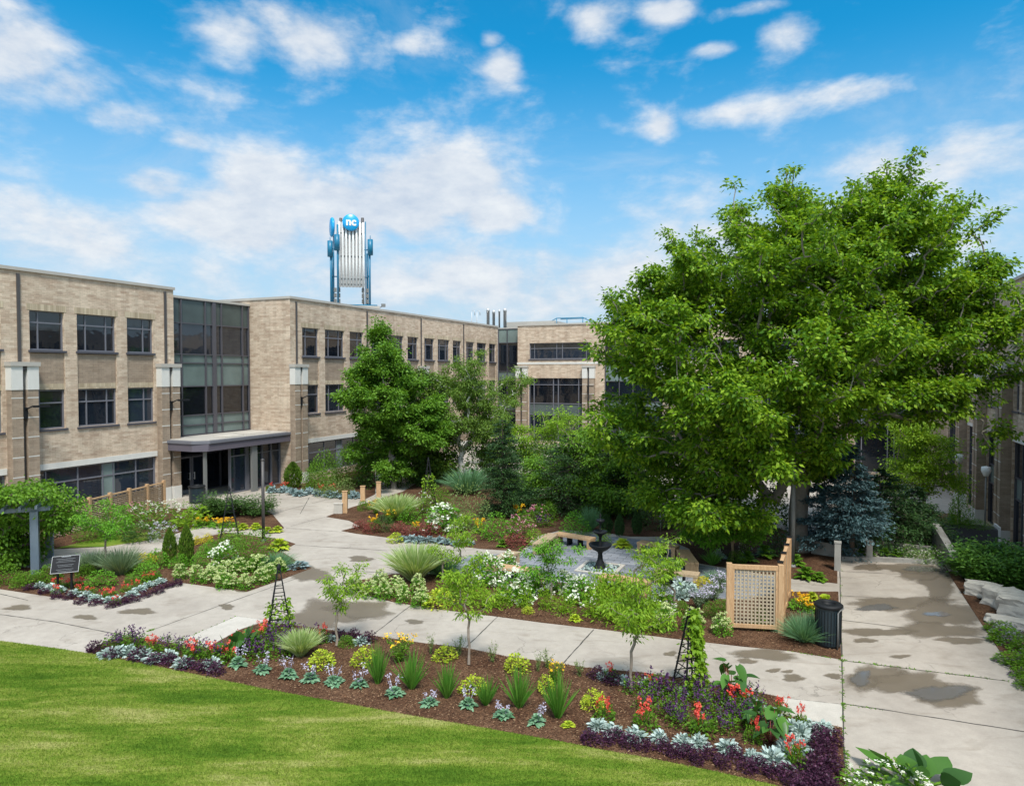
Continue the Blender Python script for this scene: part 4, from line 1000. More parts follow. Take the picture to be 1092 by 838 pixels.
stack_(532.5, 330, 79, .10, 'thin steel exhaust pipe standing alone between two thicker ones'); stack_(538.5, 329, 78, .18, 'tall steel exhaust pipe on the far roof, nearest the roof railing')
for px, lb in ((503, 'thin curled roof vent farther from the steel exhaust pipes'), (508.5, 'thin curled roof vent nearer the steel exhaust pipes')):
    p = at(px, 345, 78); m_ = MB(); m_.tube([(0, 0, 11.9), (0, 0, 14.2), (.15, 0, 14.45), (.35, 0, 14.3), (.35, 0, 13.9)], .045, 6); tag(m_.build('roof_vent', M['steel'], None, (p.x, p.y, 0)), lb, 'vent', 'curled vents on the far roof')
p = W(71.5, -26.5, 0); t = thing('roof_railing', 'blue grey pipe railing stairs on the far brick roof', 'railing', (p.x, p.y, 11.9), ANG_V)
m_ = MB()
for x in (-1.2, 0, 1.2, 3.0, 4.2): m_.tube([(x * 1.0, 0, 0), (x, 0, 1.5 if x in (0, 1.2, 3.0) else .9)], .05, 5)
for z in (.7, 1.5): m_.tube([(-2.4, 0, z * .2), (0, 0, z), (3.0, 0, z), (5.4, 0, z * .2)], .05, 5)
for z in (.7, 1.5): m_.tube([(0, 1.3, z), (3.0, 1.3, z)], .05, 5)
m_.build('rails', M['blue'], t)
for v_, lb in ((-17, 'small roof vent cap at the parapet nearest the railing'), (-12.5, 'small roof vent cap at the parapet beside the maple crown')):
    q_ = W(68.6, v_, ROOF); m_ = MB(); m_.lathe([(0, -.3), (.08, -.3), (.08, .5), (.16, .5), (.16, .7), (0, .75)], 8); tag(m_.build('roof_vent', M['steel'], None, q_), lb, 'vent', 'vent caps on the far parapet')

# ================================================================== GARDEN FURNITURE
def frame2(a, b):
    d = (b - a); d.z = 0; return math.atan2(d.y, d.x), d.length
# wattle fence by the west wing
fa, fb = G(46, 578), G(175, 541); ang, L = frame2(fa, fb)
t = thing('wattle_fence', 'woven brown wattle fence with cedar posts in front of the ground floor windows', 'fence', fa, ang)
n = 6
for i in range(n + 1):
    x = L * i / n; m_ = MB(); m_.box(x - .07, x + .07, -.08, .08, 0, 1.52); m_.build('post', M['cedar'], t)
for i in range(n):
    a, b = L * i / n + .07, L * (i + 1) / n - .07; m_ = MB(); z = .08; k = 0
    while z < 1.28:
        w = []
        for j in range(9): w.append((a + (b - a) * j / 8, .035 * (1 if (j + k) % 2 else -1), z + random.uniform(-.01, .01)))
        m_.tube(w, .026, 4, caps=False); z += .056; k += 1
    for j in range(1, 8, 2): m_.bar((a + (b - a) * j / 8, 0, 0), (a + (b - a) * j / 8, 0, 1.33), .03)
    m_.build('woven_panel', M['wicker'], t)
    m_ = MB(); m_.box(a, b, -.045, .045, 1.36, 1.43); m_.build('rail', M['cedar'], t)
# lattice screen beside the walkway
def screen(name, label, a, b, h, npan, cap=True):
    ang, L = frame2(a, b); t = thing(name, label, 'trellis', a, ang)
    for i in range(npan + 1):
        x = L * i / npan; m_ = MB(); m_.box(x - .075, x + .075, -.07, .07, 0, h); o = m_.build('post', M['cedar'], t)
        if cap: c = MB(); c.box(x - .085, x + .085, -.08, .08, h + .002, h + .04); c.build('post_cap', M['black'], o)
    for i in range(npan):
        x0, x1 = L * i / npan + .075, L * (i + 1) / npan - .075
        m_ = MB(); m_.box(x0, x1, -.05, .05, h - .16, h - .04); m_.box(x0, x1, -.05, .05, .12, .22); m_.box(x0, x0 + .07, -.045, .045, .22, h - .16); m_.box(x1 - .07, x1, -.045, .045, .22, h - .16); m_.build('rail', M['cedar'], t)
        g = MB(); x = x0 + .12
        while x < x1 - .08: g.box(x, x + .042, -.018, -.002, .22, h - .16); x += .105
        z = .28
        while z < h - .2: g.box(x0 + .07, x1 - .07, .0, .016, z, z + .042); z += .105
        g.build('lattice', M['lattice'], t)
    return t
s0, s1 = G(777, 672), G(832, 675)
screen('lattice_trellis', 'single cedar lattice panel facing the lower path beside the black litter bin', s0, s1, 1.98, 1, False)
screen('lattice_trellis', 'run of cedar lattice panels with black post caps going back from the litter bin', s1 + Vector((.05, .17, 0)), Vector((9.25, 23.0, 0)), 2.0, 3)
def bin_(label, loc, h, r, tall=True, rz=0):
    t = thing('litter_bin', label, 'bin', loc, rz); m_ = MB()
    m_.lathe([(0, .03), (r * .93, .03), (r * .97, .1), (r, h - .14), (r * .99, h - .1)], 28); m_.build('body', M['bin'], t)
    m_ = MB(); m_.lathe([(r * .99, h - .1), (r * 1.1, h - .09), (r * 1.13, h - .03), (r * 1.02, h), (r * .6, h + .02), (r * .55, h - .02), (r * .5, h - .1), (0, h - .12)], 28); m_.build('lid', M['black'], t)
    if tall:
        m_ = MB(); p = [(r * 1.12, 0, 0), (r * 1.12, 0, h * .86)] + [(r * 1.12 * math.cos(a), r * 1.12 * math.sin(a) * 1.0, h * .90 + .05 * math.sin(a)) for a in (.25, .7, 1.2, 1.7, 2.2)]
        m_.tube(p, .022, 6); m_.build('hoop', M['poleg'], t)
        m_ = MB(); k = 0
        for k in range(26):
            a = k * 2 * math.pi / 26; m_.bar((r * .985 * math.cos(a), r * .985 * math.sin(a), .12), (r * 1.005 * math.cos(a), r * 1.005 * math.sin(a), h - .16), .014)
        m_.build('ribs', M['black'], t)
bin_('black litter bin with a bent grey hoop at the walkway edge', G(883, 688), 1.18, .33, True, R(-75))
bin_('dark round bin near the entrance canopy behind junipers', G(210, 536), 1.0, .42, False)
# information board
p = G(72, 630); t = thing('information_board', 'black information board tilted on two posts among red flowers', 'sign', p, R(14))
m_ = MB(); m_.box(-.32, -.26, -.03, .03, 0, .78); m_.build('post', M['black'], t); m_ = MB(); m_.box(.10, .16, -.03, .03, 0, .86); m_.build('post', M['black'], t)
m_ = MB(); m_.box(-.40, .40, -.30, .30, -.02, .02); bd = m_.build('panel', plain('matte_black', (.02, .02, .022), .8, spec=.15), t); bd.location = (-.04, -.02, .93); bd.rotation_euler = (R(52), 0, R(8))
m_ = MB(); m_.box(-.412, .412, -.312, -.301, -.022, .024); m_.box(-.412, .412, .301, .312, -.022, .024); m_.box(-.412, -.401, -.301, .301, -.022, .024); m_.box(.401, .412, -.301, .301, -.022, .024); m_.build('rim', plain('rim_grey', (.35, .36, .37), .5), bd)
m_ = MB(); m_.box(-.14, .14, .26, .29, .021, .023)
for i in range(9):
    z = .19 - i * .055
    if i in (3, 6): continue
    w = random.uniform(.2, .3); m_.box(-w, w, z, z + .010, .021, .023)
m_.build('text_lines', plain('board_text', (.16, .17, .18), .8), bd)
# lamp poles
def pole(label, px, py, top, w, m, capd=True):
    b = G(px, py); zt = at(px, top, b.y).z; t = thing('lamp_post', label, 'lamp post', b)
    m_ = MB(); m_.tube([(0, 0, 0), (0, 0, zt)], w, 12); m_.build('pole', M[m], t)
    m_ = MB(); m_.lathe([(0, 0), (w * 2, 0), (w * 2, .04), (w * 1.2, .12), (w, .12)], 14); m_.build('base', M[m], t)
    m_ = MB(); m_.lathe([(0, zt), (w * 1.15, zt), (w * 1.15, zt + .05), (0, zt + .09)], 14); m_.build('cap', M[m], t)
pole('slim bronze lamp post rising from the planted corner before the entrance', 281, 577, 491, .07, 'pole')
pole('grey lamp post beside the big maple trunk behind the lattice', 845, 604, 470, .09, 'poleg')
for px, py, top, lb in ((368, 547, 524, 'cedar post with a small pale box at its foot at the bed corner'), (387, 534.5, 518.5, 'middle cedar post of the three by the entrance bed'), (404, 530, 514, 'cedar post farthest from the walkway beside the striped grass')):
    b = G(px, py); zt = at(px, top, b.y).z; m_ = MB(); m_.box(-.13, .13, -.09, .09, 0, zt); m_.box(-.15, .15, -.11, .11, zt + .002, zt + .03)
    tag(m_.build('wood_post', M['cedar'], None, b), lb, 'post', 'cedar posts at the entrance bed')
m_ = MB(); m_.box(-.22, .22, -.12, .12, 0, .52); m_.box(-.24, .24, -.14, .14, .522, .56); tag(m_.build('utility_box', M['concnew'], None, G(361, 547.5)), 'small pale grey utility box beside the cedar post', 'box')
# obelisks
def obelisk(label, base, h, w, vine=None, vlabel=None):
    t = thing('garden_obelisk', label, 'obelisk', base, R(20)); m_ = MB(); leg = []
    for sx, sy in ((-1, -1), (1, -1), (1, 1), (-1, 1)):
        b = MB(); b.bar((sx * w / 2, sy * w / 2, 0), (sx * .03, sy * .03, h * .93), .032); b.build('leg', M['black'], t)
    for k in range(1, 9):
        z = h * k / 9.2; r = w / 2 * (1 - z / (h * .93)) + .03
        if r < .04: continue
        for a, b in (((-1, -1), (1, -1)), ((1, -1), (1, 1)), ((1, 1), (-1, 1)), ((-1, 1), (-1, -1))): m_.bar((a[0] * r, a[1] * r, z), (b[0] * r, b[1] * r, z), .018)
    m_.build('crossbars', M['black'], t); m_ = MB(); m_.lathe([(0, h * .90), (.05, h * .91), (.07, h * .95), (.03, h * .98), (.025, h), (0, h * 1.01)], 12); m_.build('finial', M['black'], t)
    if vine:
        n, lo, hi, side = vine; z = RNG.uniform(lo, hi, n) ** 1.0; a = RNG.uniform(0, 6.28, n) if side is None else side + rnd(n, 1)[:, 0] * .7
        r = (w / 2 * (1 - z * .95) + .05) * 1.05; P = np.stack([np.cos(a) * r, np.sin(a) * r, z * h], 1) + rnd(n) * .05
        D = np.stack([np.cos(a), np.sin(a), -.4 + 0 * a], 1) + rnd(n) * .5; v, q = leaves(P, D, .10 * (.6 + .7 * RNG.random(n)), .085, 1, .2, roll=.9)
        o = thing('climbing_vine', vlabel, 'vine', base, R(20)); link('foliage', npmesh('foliage', v, q, LM['young']), o)
        m_ = MB(); pth = [(math.cos(2 + i * .8) * w / 2 * (1 - i / 14), math.sin(2 + i * .8) * w / 2 * (1 - i / 14), i * h * hi / 12) for i in range(13)]; m_.tube(pth, .012, 5); m_.build('stem', M['stake'], o)
obelisk('black garden obelisk lightly covered by a vine, beside the striped grass', G(298, 672), 1.95, .62, (330, 0.02, .45, None), 'young vine on the lower bars of the obelisk by the striped grass')
obelisk('black ladder obelisk half hidden by a bright climbing vine at the path corner', G(735, 736), 1.95, .58, (1500, 0.0, .98, -.5), 'bright green vine climbing one side of the obelisk above the salvias')
obelisk('black spiral obelisk standing among lime shrubs near the bronze lamp post', G(245, 577), 2.45, .8, (200, 0.02, .35, None), 'sparse vine at the foot of the obelisk near the lamp post')
obelisk('tall dark obelisk between the striped grass and the wispy shrub', G(457, 548), 3.0, .8, (500, 0.0, .7, None), 'dark leafy vine filling the tall obelisk near the white shrub')
# fountain
fp = G(640, 606); t = thing('garden_fountain', 'black three tiered fountain in the middle of the paver terrace', 'fountain', fp)
m_ = MB(); m_.lathe([(0, 0), (.40, 0), (.42, .06), (.36, .10), (.30, .16), (.30, .22), (.20, .32), (.15, .55), (.17, .62), (.26, .68)], 28); m_.build('pedestal', M['black'], t)
m_ = MB(); m_.lathe([(.24, .66), (.5, .74), (.74, .86), (.80, .93), (.78, .95), (.68, .90), (.4, .82), (0, .80)], 36); m_.build('basin', M['black'], t)
m_ = MB(); m_.lathe([(.10, .80), (.13, .9), (.09, 1.0), (.10, 1.2), (.16, 1.28), (.44, 1.38), (.48, 1.43), (.46, 1.45), (.36, 1.41), (0, 1.38)], 28); m_.build('basin', M['black'], t)
m_ = MB(); m_.lathe([(.06, 1.38), (.08, 1.48), (.05, 1.55), (.06, 1.70), (.10, 1.75), (.27, 1.82), (.30, 1.86), (.28, 1.88), (.05, 1.86), (.04, 1.95), (.06, 2.02), (.03, 2.1), (0, 2.14)], 24); m_.build('basin', M['black'], t)
t.scale = (.56, .56, 1.0)
t2 = thing('fountain_surround', 'pale square stone border with dark pebbles around the fountain foot', 'stone border', fp, -AZ)
m_ = MB(); q = .78
for b in ((-q, q, -q, -q + .14), (-q, q, q - .14, q), (-q, -q + .14, -q + .14, q - .14), (q - .14, q, -q + .14, q - .14)): m_.box(*b, .0, .045)
m_.build('border', M['concnew'], t2)
P = RNG.uniform(-.62, .62, (420, 3)) * [[1, 1, 0]] + [[0, 0, .03]]
v, q_ = leaves(P, rnd(420) * [[1, 1, .4]], .10, .09, 1, 0, roll=.6); link('pebbles', npmesh('pebbles', v, q_, LM['scrub' if False else 'silver']), t2)
# benches
BN = [((523, 598), (549, 588), 'weathered', 'weathered wooden bench set end-on beside the lavender pavers'), ((533, 603), (578, 609), 'cedar', 'cedar bench behind the white hydrangeas'), ((641, 613), (693, 620), 'cedar', 'cedar bench nearest the fountain foot, behind the leafy perennials'),
      ((699, 607), (745, 612), 'weathered', 'pale weathered bench behind the young tree with silver plants'), ((682, 577), (722, 583), 'cedar', 'cedar bench behind the fountain near the lime hosta'), ((728, 586), (738, 600), 'cedar', 'short cedar bench at the terrace end beside the maple shrub'),
      ((594, 568), (632, 574), 'cedar', 'cedar bench under the round shrubs beside the fountain top'), ((574, 580), (590, 569), 'weathered', 'weathered bench half hidden behind the spreading young tree')]
for (a, b, m, lb) in BN:
    A_, B_ = G(*a, .45), G(*b, .45); ang, L = frame2(A_, B_); L = min(max(L, 1.5), 3.4); t = thing('garden_bench', lb, 'bench', (A_.x, A_.y, .012), ang, 'wooden benches around the fountain terrace')
    mat = M['cedar'] if m == 'cedar' else M['cedarw']
    s_ = MB()
    for k in range(3): s_.box(-.02, L + .02, -.24 + k * .165, -.24 + k * .165 + .155, .36, .45)
    s_.build('seat', mat, t)
    for x in (0.0, L - .16): s_ = MB(); s_.box(x, x + .16, -.23, .24, 0, .357); s_.build('leg', mat, t)
    s_ = MB(); s_.box(L * .35, L * .35 + .05, -.2, .2, 0, .357); s_.box(L * .65, L * .65 + .05, -.2, .2, 0, .357); s_.build('bracket', M['black'], t)
# low walls and posts around the walkway
def wall_(label, a, b, h, w=.22, z=0.0, h2=None, name='concrete_wall', m='concwall'):
    ang, L = frame2(a, b); h2 = h2 or h; mb = MB()
    P = [(0, -w / 2), (L, -w / 2), (L, w / 2), (0, w / 2)]; T = [h, h2, h2, h]
    mb.face([(x, y, t_) for (x, y), t_ in zip(P, T)])
    for i in range(4):
        j = (i + 1) % 4; mb.face([(*P[i], -.1), (*P[j], -.1), (*P[j], T[j]), (*P[i], T[i])])
    o = mb.build(name, M[m], None, (a.x, a.y, z)); o.rotation_euler = (0, 0, ang); return tag(o, label, 'wall')
wall_('weathered concrete parapet sloping down beside the far end of the walkway', W(34.3, 4.55), W(30.4, 4.62), 1.05, .26, h2=.75)
wall_('low concrete kerb wall closing the far end of the walkway', G(897, 597), G(1004, 601), .16, .22)
wall_('low concrete retaining wall behind the hostas under the spruce', W(33.3, .3), W(33.1, 4.3), .30, .2)
wall_('short grey concrete wall by the maple trunk', G(866, 590) + Vector((0, 0, 0)), G(892, 594), .55, .2)
for px, py, h, lb in ((893, 608, 1.05, 'square concrete post at the corner of the walkway'), (927, 597, .75, 'short grey stone post between the hostas at the walkway end')):
    m_ = MB(); m_.box(-.11, .11, -.13, .13, 0, h); m_.box(-.125, .125, -.145, .145, h + .002, h + .05); o = m_.build('stone_post', M['concwall'], None, G(px, py)); o.rotation_euler[2] = -AZ; tag(o, lb, 'post')
# limestone blocks
def boulder(label, px, py, sx, sy, sz, rz, seed):
    rs = random.Random(seed); bm = bmesh.new(); bmesh.ops.create_cube(bm, size=1); bmesh.ops.subdivide_edges(bm, edges=bm.edges, cuts=5, use_grid_fill=True)
    from mathutils import noise
    for v_ in bm.verts:
        c = v_.co.copy(); r = max(abs(c.x), abs(c.y), abs(c.z)); sph = c.normalized() * .62; v_.co = c.lerp(sph, .10)
        nn = noise.noise_vector(c * 2.3 + Vector((seed, 0, 0))) * .12 + noise.noise_vector(c * 6 + Vector((0, seed, 0))) * .05; v_.co += nn
        v_.co.x *= sx; v_.co.y *= sy; v_.co.z *= sz
    me = bpy.data.meshes.new('boulder'); bm.to_mesh(me); bm.free(); me.materials.append(M['boulder'])
    o = link('limestone_block', me); o.location = G(px, py) + Vector((0, 0, sz * .38)); o.rotation_euler = (0, 0, rz); tag(o, label, 'boulder', 'limestone blocks edging the walkway bed')
boulder('squat limestone block nearest the junipers at the far end of the row', 1048, 635, .95, .55, .5, R(-40), 3)
boulder('blocky limestone boulder second from the junipers', 1070, 646, 1.1, .7, .65, R(-50), 8)
boulder('large limestone boulder at the frame edge above the flat slab', 1090, 657, 1.25, .75, .65, R(-45), 12)
boulder('flat limestone slab just above the blue flowering groundcover', 1082, 668, 1.3, .5, .25, R(-35), 17)
# lower plaza furniture
p = W(42.5, 7.0, -1.6); t = thing('raised_planter', 'dark raised planter with white corner posts by the shaded wing', 'planter', p, ANG_V)
m_ = MB(); m_.box(-1.3, 1.3, -.5, .5, .1, 1.1); m_.build('box', M['framedark'], t)
for x in (-1.36, 1.36): m_ = MB(); m_.box(x - .05, x + .05, -.55, .55, 0, 1.25); m_.build('corner_post', M['white'], t)
plantv('bigshrub', Vector((p.x, p.y, -.5)), 2.6, .55, 'low leafy plants filling the dark raised planter', 0)
plantv('bigshrub', Vector((p.x - .3, p.y + .2, -.4)), 1.5, 2.0, 'taller bush growing in the dark raised planter', 0)
q0 = W(43.5, 4.4, -1.6); t = thing('wooden_screen', 'low tan board screen in front of the raised planter', 'fence', q0, ANG_V)
for i in range(14): m_ = MB(); m_.box(i * .17, i * .17 + .155, 0, .03, 0, 1.5); m_.build('board', M['cedar'], t)
m_ = MB(); m_.box(2.42, 2.52, -.05, .05, 0, 1.75); m_.build('post', M['black'], t)
for u_, v_, lb in ((44.5, 8.2, 'slim pole with a white floodlight head nearest the camera by the glass front'), (50.5, 7.9, 'slim pole with a white floodlight head farther along the glass front')):
    t = thing('floodlight_pole', lb, 'lamp post', W(u_, v_, -1.6)); m_ = MB(); m_.tube([(0, 0, 0), (0, 0, 3.6)], .045, 8); m_.build('pole', M['poleg'], t)
    m_ = MB(); m_.lathe([(0, 3.5), (.12, 3.5), (.24, 3.8), (.22, 4.0), (0, 4.05)], 12, c=(0, 0)); m_.build('head', M['white'], t)
p = W(50.0, 5.6, -1.6); t = thing('picnic_table', 'wooden picnic table on the lower plaza beside the glass front', 'table', p, .3)
m_ = MB()
for k in range(5): m_.box(-.9, .9, -.38 + k * .155, -.24 + k * .155, .7, .75)
m_.build('tabletop', M['cedarw'], t)
for s_ in (-.72, .72): m_ = MB(); m_.box(-.9, .9, s_ - .13, s_ + .13, .42, .46); m_.build('seat', M['cedarw'], t)
for x in (-.65, .65): m_ = MB(); m_.bar((x, -.75, 0), (x, -.1, .7), .07); m_.bar((x, .75, 0), (x, .1, .7), .07); m_.bar((x, -.7, .4), (x, .7, .4), .06); m_.build('leg', M['cedarw'], t)
# vine arbor at the far side of the sign bed
ab = G(38, 612); t = thing('vine_arbor', 'blue grey metal arbor post and beams under the leafy vine', 'arbor', ab, R(24))
for x, y in ((0, 0), (-2.6, 0), (0, 2.6), (-2.6, 2.6)): m_ = MB(); m_.box(x - .13, x + .13, y - .13, y + .13, 0, 2.35); m_.build('post', M['bluegreypost'] if 'bluegreypost' in M else M.setdefault('bluegreypost', plain('arbor_paint', (0.16, 0.20, 0.25), .6)), t)
m_ = MB()
for y in (0, 2.6): m_.box(-3.1, .5, y - .05, y + .05, 2.352, 2.5)
for k in range(7): m_.box(-2.9 + k * .5, -2.82 + k * .5, -.5, 3.1, 2.502, 2.62)
m_.build('beams', M['bluegreypost'], t)

# ================================================================== TREES
def T(px, py, z=0.0): return G(px, py, z)
b = T(852, 587)
LB = px_lobes(b, [(845, 290, 90, 70, 0, 5), (770, 305, 66, 58, .5, 4.5), (925, 265, 75, 62, 1, 5), (988, 318, 50, 48, 0, 4), (915, 250, 50, 30, .5, 3), (935, 215, 24, 20, .5, 1.8), (850, 222, 20, 24, 0, 2), (803, 248, 18, 22, 0, 1.8), (975, 250, 26, 18, .5, 2), (1035, 250, 36, 9, .5, 1.3), (1030, 290, 40, 22, .5, 2),
      (712, 315, 42, 42, 0, 3), (700, 370, 50, 50, -1, 3.5), (670, 455, 36, 46, -1.5, 3), (760, 420, 75, 70, -2.5, 4), (860, 400, 90, 80, -1.5, 4.5), (945, 380, 70, 60, 0, 4), (1020, 360, 40, 40, .5, 3), (1000, 425, 46, 28, .5, 3), (1055, 335, 26, 18, .5, 1.6), (1060, 400, 24, 22, .5, 1.6),
      (725, 510, 60, 40, -2, 2.8), (800, 495, 60, 48, -3, 2.6), (880, 480, 55, 34, -1, 2.6), (1080, 445, 20, 12, 0, 1), (775, 545, 34, 14, -3, 1.6), (650, 500, 24, 20, -1, 1.6)])
make_tree('maple_tree', 'huge spreading maple with bright green crown over the walkway end', b, LB, 3.6, .40, 3700, 85, .24, .17, LM['maple'], M['barkg'], minr=.016, droopy=.3, t0=.35, bough=(10, 1.15), shell=.40)
b = T(420, 521)
LB = px_lobes(b, [(415, 475, 45, 38, 0, 2.6), (408, 425, 46, 45, 0, 3), (440, 440, 36, 42, .5, 2.4), (412, 388, 32, 36, 0, 2), (408, 362, 17, 24, 0, 1.3), (408, 350, 8, 12, 0, .6), (455, 460, 22, 34, 0, 1.6), (385, 410, 20, 25, 0, 1.5)])
make_tree('linden_tree', 'dense pyramidal green tree with pointed top before the middle wing', b, LB, 2.0, .17, 1150, 110, .25, .16, LM['linden'], M['barkg'], droopy=.25, t0=.3, shell=.40, bough=(5, .42))
b = T(466, 512)
LB = px_lobes(b, [(462, 470, 24, 45, 0, 2), (456, 500, 22, 22, 0, 1.8), (450, 430, 18, 40, 0, 1.5)])
make_tree('oak_tree', 'dark olive tree squeezed between the pyramidal tree and the birch', b, LB, 1.2, .14, 130, 220, .42, .18, LM['cedarl'], M['bark'], shell=.3)
b = T(492, 512)
LB = px_lobes(b, [(500, 400, 32, 24, 0, 2), (530, 405, 30, 18, 0, 1.6), (490, 430, 30, 36, 0, 2), (525, 440, 34, 30, 0, 2.2), (500, 475, 36, 26, -.5, 2), (545, 430, 18, 30, 0, 1.6), (478, 410, 16, 20, 0, 1), (530, 480, 24, 20, 0, 1.5)])
make_tree('birch_tree', 'airy white-barked birch with several slanting stems behind the wispy shrub', b, LB, 1.0, .20, 420, 115, .28, .12, LM['birchl'], M['birch'], minr=.03, droopy=.7, t0=.45, shell=.4, upn=.8, bough=(8, .9))
b = T(603, 515)
LB = px_lobes(b, [(600, 450, 28, 16, 0, 2), (622, 470, 20, 14, 0, 1.6), (585, 475, 30, 18, 0, 1.8), (560, 470, 22, 18, 0, 1.6), (605, 490, 30, 14, 0, 1.6), (570, 495, 26, 16, 0, 1.6)])
make_tree('locust_tree', 'yellow green feathery tree in front of the far wing piers', b, LB, 1.5, .10, 110, 190, .40, .12, LM['young'], M['stake'], flat=.3, shell=.35)
b = T(690, 548)
LB = px_lobes(b, [(590, 515, 32, 32, 2, 2), (625, 500, 36, 40, 1, 2.6), (660, 500, 34, 40, 0, 2.6), (690, 480, 34, 45, 0, 2.5), (640, 530, 28, 16, 0, 2)])
make_tree('shade_tree', 'dark dense tree mass behind the fountain terrace', b, LB, 1.8, .20, 420, 160, .32, .14, LM['green'], M['bark'], shell=.35, bough=(7, .8))
b = T(738, 580)
LB = px_lobes(b, [(720, 480, 50, 40, 0, 2.5), (760, 490, 40, 40, 0, 2.4), (700, 520, 40, 26, 0, 2), (755, 530, 28, 14, 0, 1.6)])
make_tree('crab_apple_tree', 'small dark-trunked tree in the shade under the maple beside the cedar bench', b, LB, 1.3, .15, 330, 120, .28, .13, LM['maple'], M['bark'], shell=.35, bough=(7, .7))
b = T(781, 598)
LB = px_lobes(b, [(770, 560, 36, 15, 0, 1.3), (795, 555, 22, 16, 0, 1.1), (765, 545, 22, 10, 0, 1), (750, 572, 22, 8, 0, .8), (800, 575, 14, 8, 0, .6)])
make_tree('japanese_maple', 'low layered maple with a reddish stem behind the lattice panel', b, LB, .7, .05, 90, 150, .22, .10, LM['bright'], M['cedarw'], flat=.35, shell=.35)
b = T(985, 560, -1.6)
LB = px_lobes(b, [(985, 485, 32, 24, 0, 2), (970, 460, 22, 18, 0, 1.5), (1000, 510, 24, 16, 0, 1.5), (965, 510, 20, 16, 0, 1.3)])
make_tree('honey_locust', 'small yellow green tree between the blue spruce and the shaded wing', b, LB, 1.6, .10, 110, 190, .40, .13, LM['young'], M['stake'], flat=.35)
# conifers with layered branches
def conifer(name, label, base, h, r, mat, n=46, per=150, leaf=.16, sparse=0.0, zb=.12, top=1.0, trunk=.12):
    t = thing(name, label, 'tree', base); m_ = MB(); m_.tube([(0, 0, -.1), (.02, 0, h * .5), (0, .02, h * .97)], [trunk, trunk * .6, .015], 8); m_.build('trunk', M['bark'], t)
    vs = []; br = MB()
    for k in range(n):
        f = zb + (1 - zb) * (k + random.random()) / n; z = f * h
        if random.random() < sparse: continue
        for j in range(5 if f < .8 else 3):
            a = random.uniform(0, 6.28); L = r * (1 - f) ** top * random.uniform(.75, 1.15) + .12; d = np.array([math.cos(a), math.sin(a), random.uniform(-.25, .1)])
            br.tube([(0, 0, z), (d[0] * L * .9, d[1] * L * .9, z + d[2] * L * .9)], [.022, .006], 3, caps=False)
            m = int(per * (.3 + L / r)); t_ = RNG.random((m, 1)) ** .55; pp = np.array([[0, 0, z]]) + d * L * t_ + rnd(m) * [[.16, .16, .07]] * L * .8 * (.5 + t_ * .5)
            vs.append(leaves(pp, d * [[1, 1, .3]] + rnd(m) * .45, leaf * (.6 + .6 * RNG.random(m)), leaf * .35, 1, .1, roll=.5))
    br.build('branches', M['bark'], t); v, q = joinq(vs); link('crown', npmesh('crown', v, q, LM[mat]), t); return t
conifer('blue_spruce', 'open blue spruce with a bare leaning trunk at the walkway end', G(908, 596), 4.6, 1.9, 'spruce', 36, 120, .16, .15, .28)
conifer('blue_spruce', 'denser blue spruce close behind the grey lamp post', G(878, 590), 4.0, 1.5, 'spruce', 32, 120, .16, .15, .08)
conifer('hemlock_tree', 'broad dark green conifer behind the concrete parapet', G(980, 600) + Vector((0, 3.0, -.6)), 3.9, 3.0, 'yew', 36, 190, .14, 0, .05, .7)
conifer('hemlock_tree', 'smaller dark green conifer between the parapet and the junipers', G(1012, 590) + Vector((0, 2.5, -1.2)), 3.6, 2.0, 'yew', 30, 180, .14, 0, .05, .7)
conifer('yew_tree', 'upright dark yew column behind the bright round shrub', G(536, 550), 5.0, 1.15, 'yew', 40, 110, .12, 0, .02, .45)
conifer('yew_tree', 'broad dark yew on the far side of the round shrubs by the fountain', G(606, 548), 4.2, 2.6, 'yew', 32, 120, .13, 0, .02, .6)
conifer('yew_tree', 'dark conifer in the shade behind the three cone shrubs', G(655, 548), 3.9, 2.4, 'yew', 30, 120, .13, 0, .04, .6)
# young street trees
def young(px, py, cpx, top, bot, label, half, lean=0, n=34, per=60, mat='young'):
    b = T(px, py, .04); mid = (top + bot) / 2; hh = (bot - top) / 2
    LB = px_lobes(b, [(cpx, mid, half * .8, hh * .85, 0, half * .8 * b.y / F), (cpx + random.uniform(-8, 8), mid - hh * .35, half * .5, hh * .55, 0, .5), (cpx + random.uniform(-6, 6), mid + hh * .4, half * .9, hh * .35, 0, .6)])
    zt = at(px, bot, b.y).z - b.z
    make_tree('young_tree', label, b, LB, max(zt * .9, .5), .035, int(n * 1.6), int(per * .75), .11, .10, LM[mat], M['stake'], group='young trees in the garden beds', shell=.5, droopy=.5, t0=.1, wr=.36, flat=.45, bough=(5, .34), power=.8)
young(359, 688, 366, 578, 648, 'sparse young tree with stiff slanting twigs nearest the vine obelisk', 36, n=24, per=70)
young(500, 708, 500, 590, 655, 'young tree in the front bed above the tall iris blades', 44, n=36)
young(673, 737, 680, 612, 690, 'young tree in the front bed rising beside the purple salvias', 42, n=44)
young(472, 620, 480, 547, 600, 'young tree behind the striped grass and sedum row', 46, n=36)
young(588, 638, 592, 563, 622, 'wide spreading young tree in front of the fountain terrace', 44, n=48, mat='bright')
young(719, 652, 712, 562, 628, 'young tree with a pale straight stem before the weathered bench', 38, n=36)
young(676, 624, 687, 575, 612, 'slight young tree between the nearest cedar bench and the pale stemmed one', 20, n=20, per=60)
young(113, 611, 114, 532, 574, 'flat-topped young tree beside the black information board', 40, n=44, mat='bright')
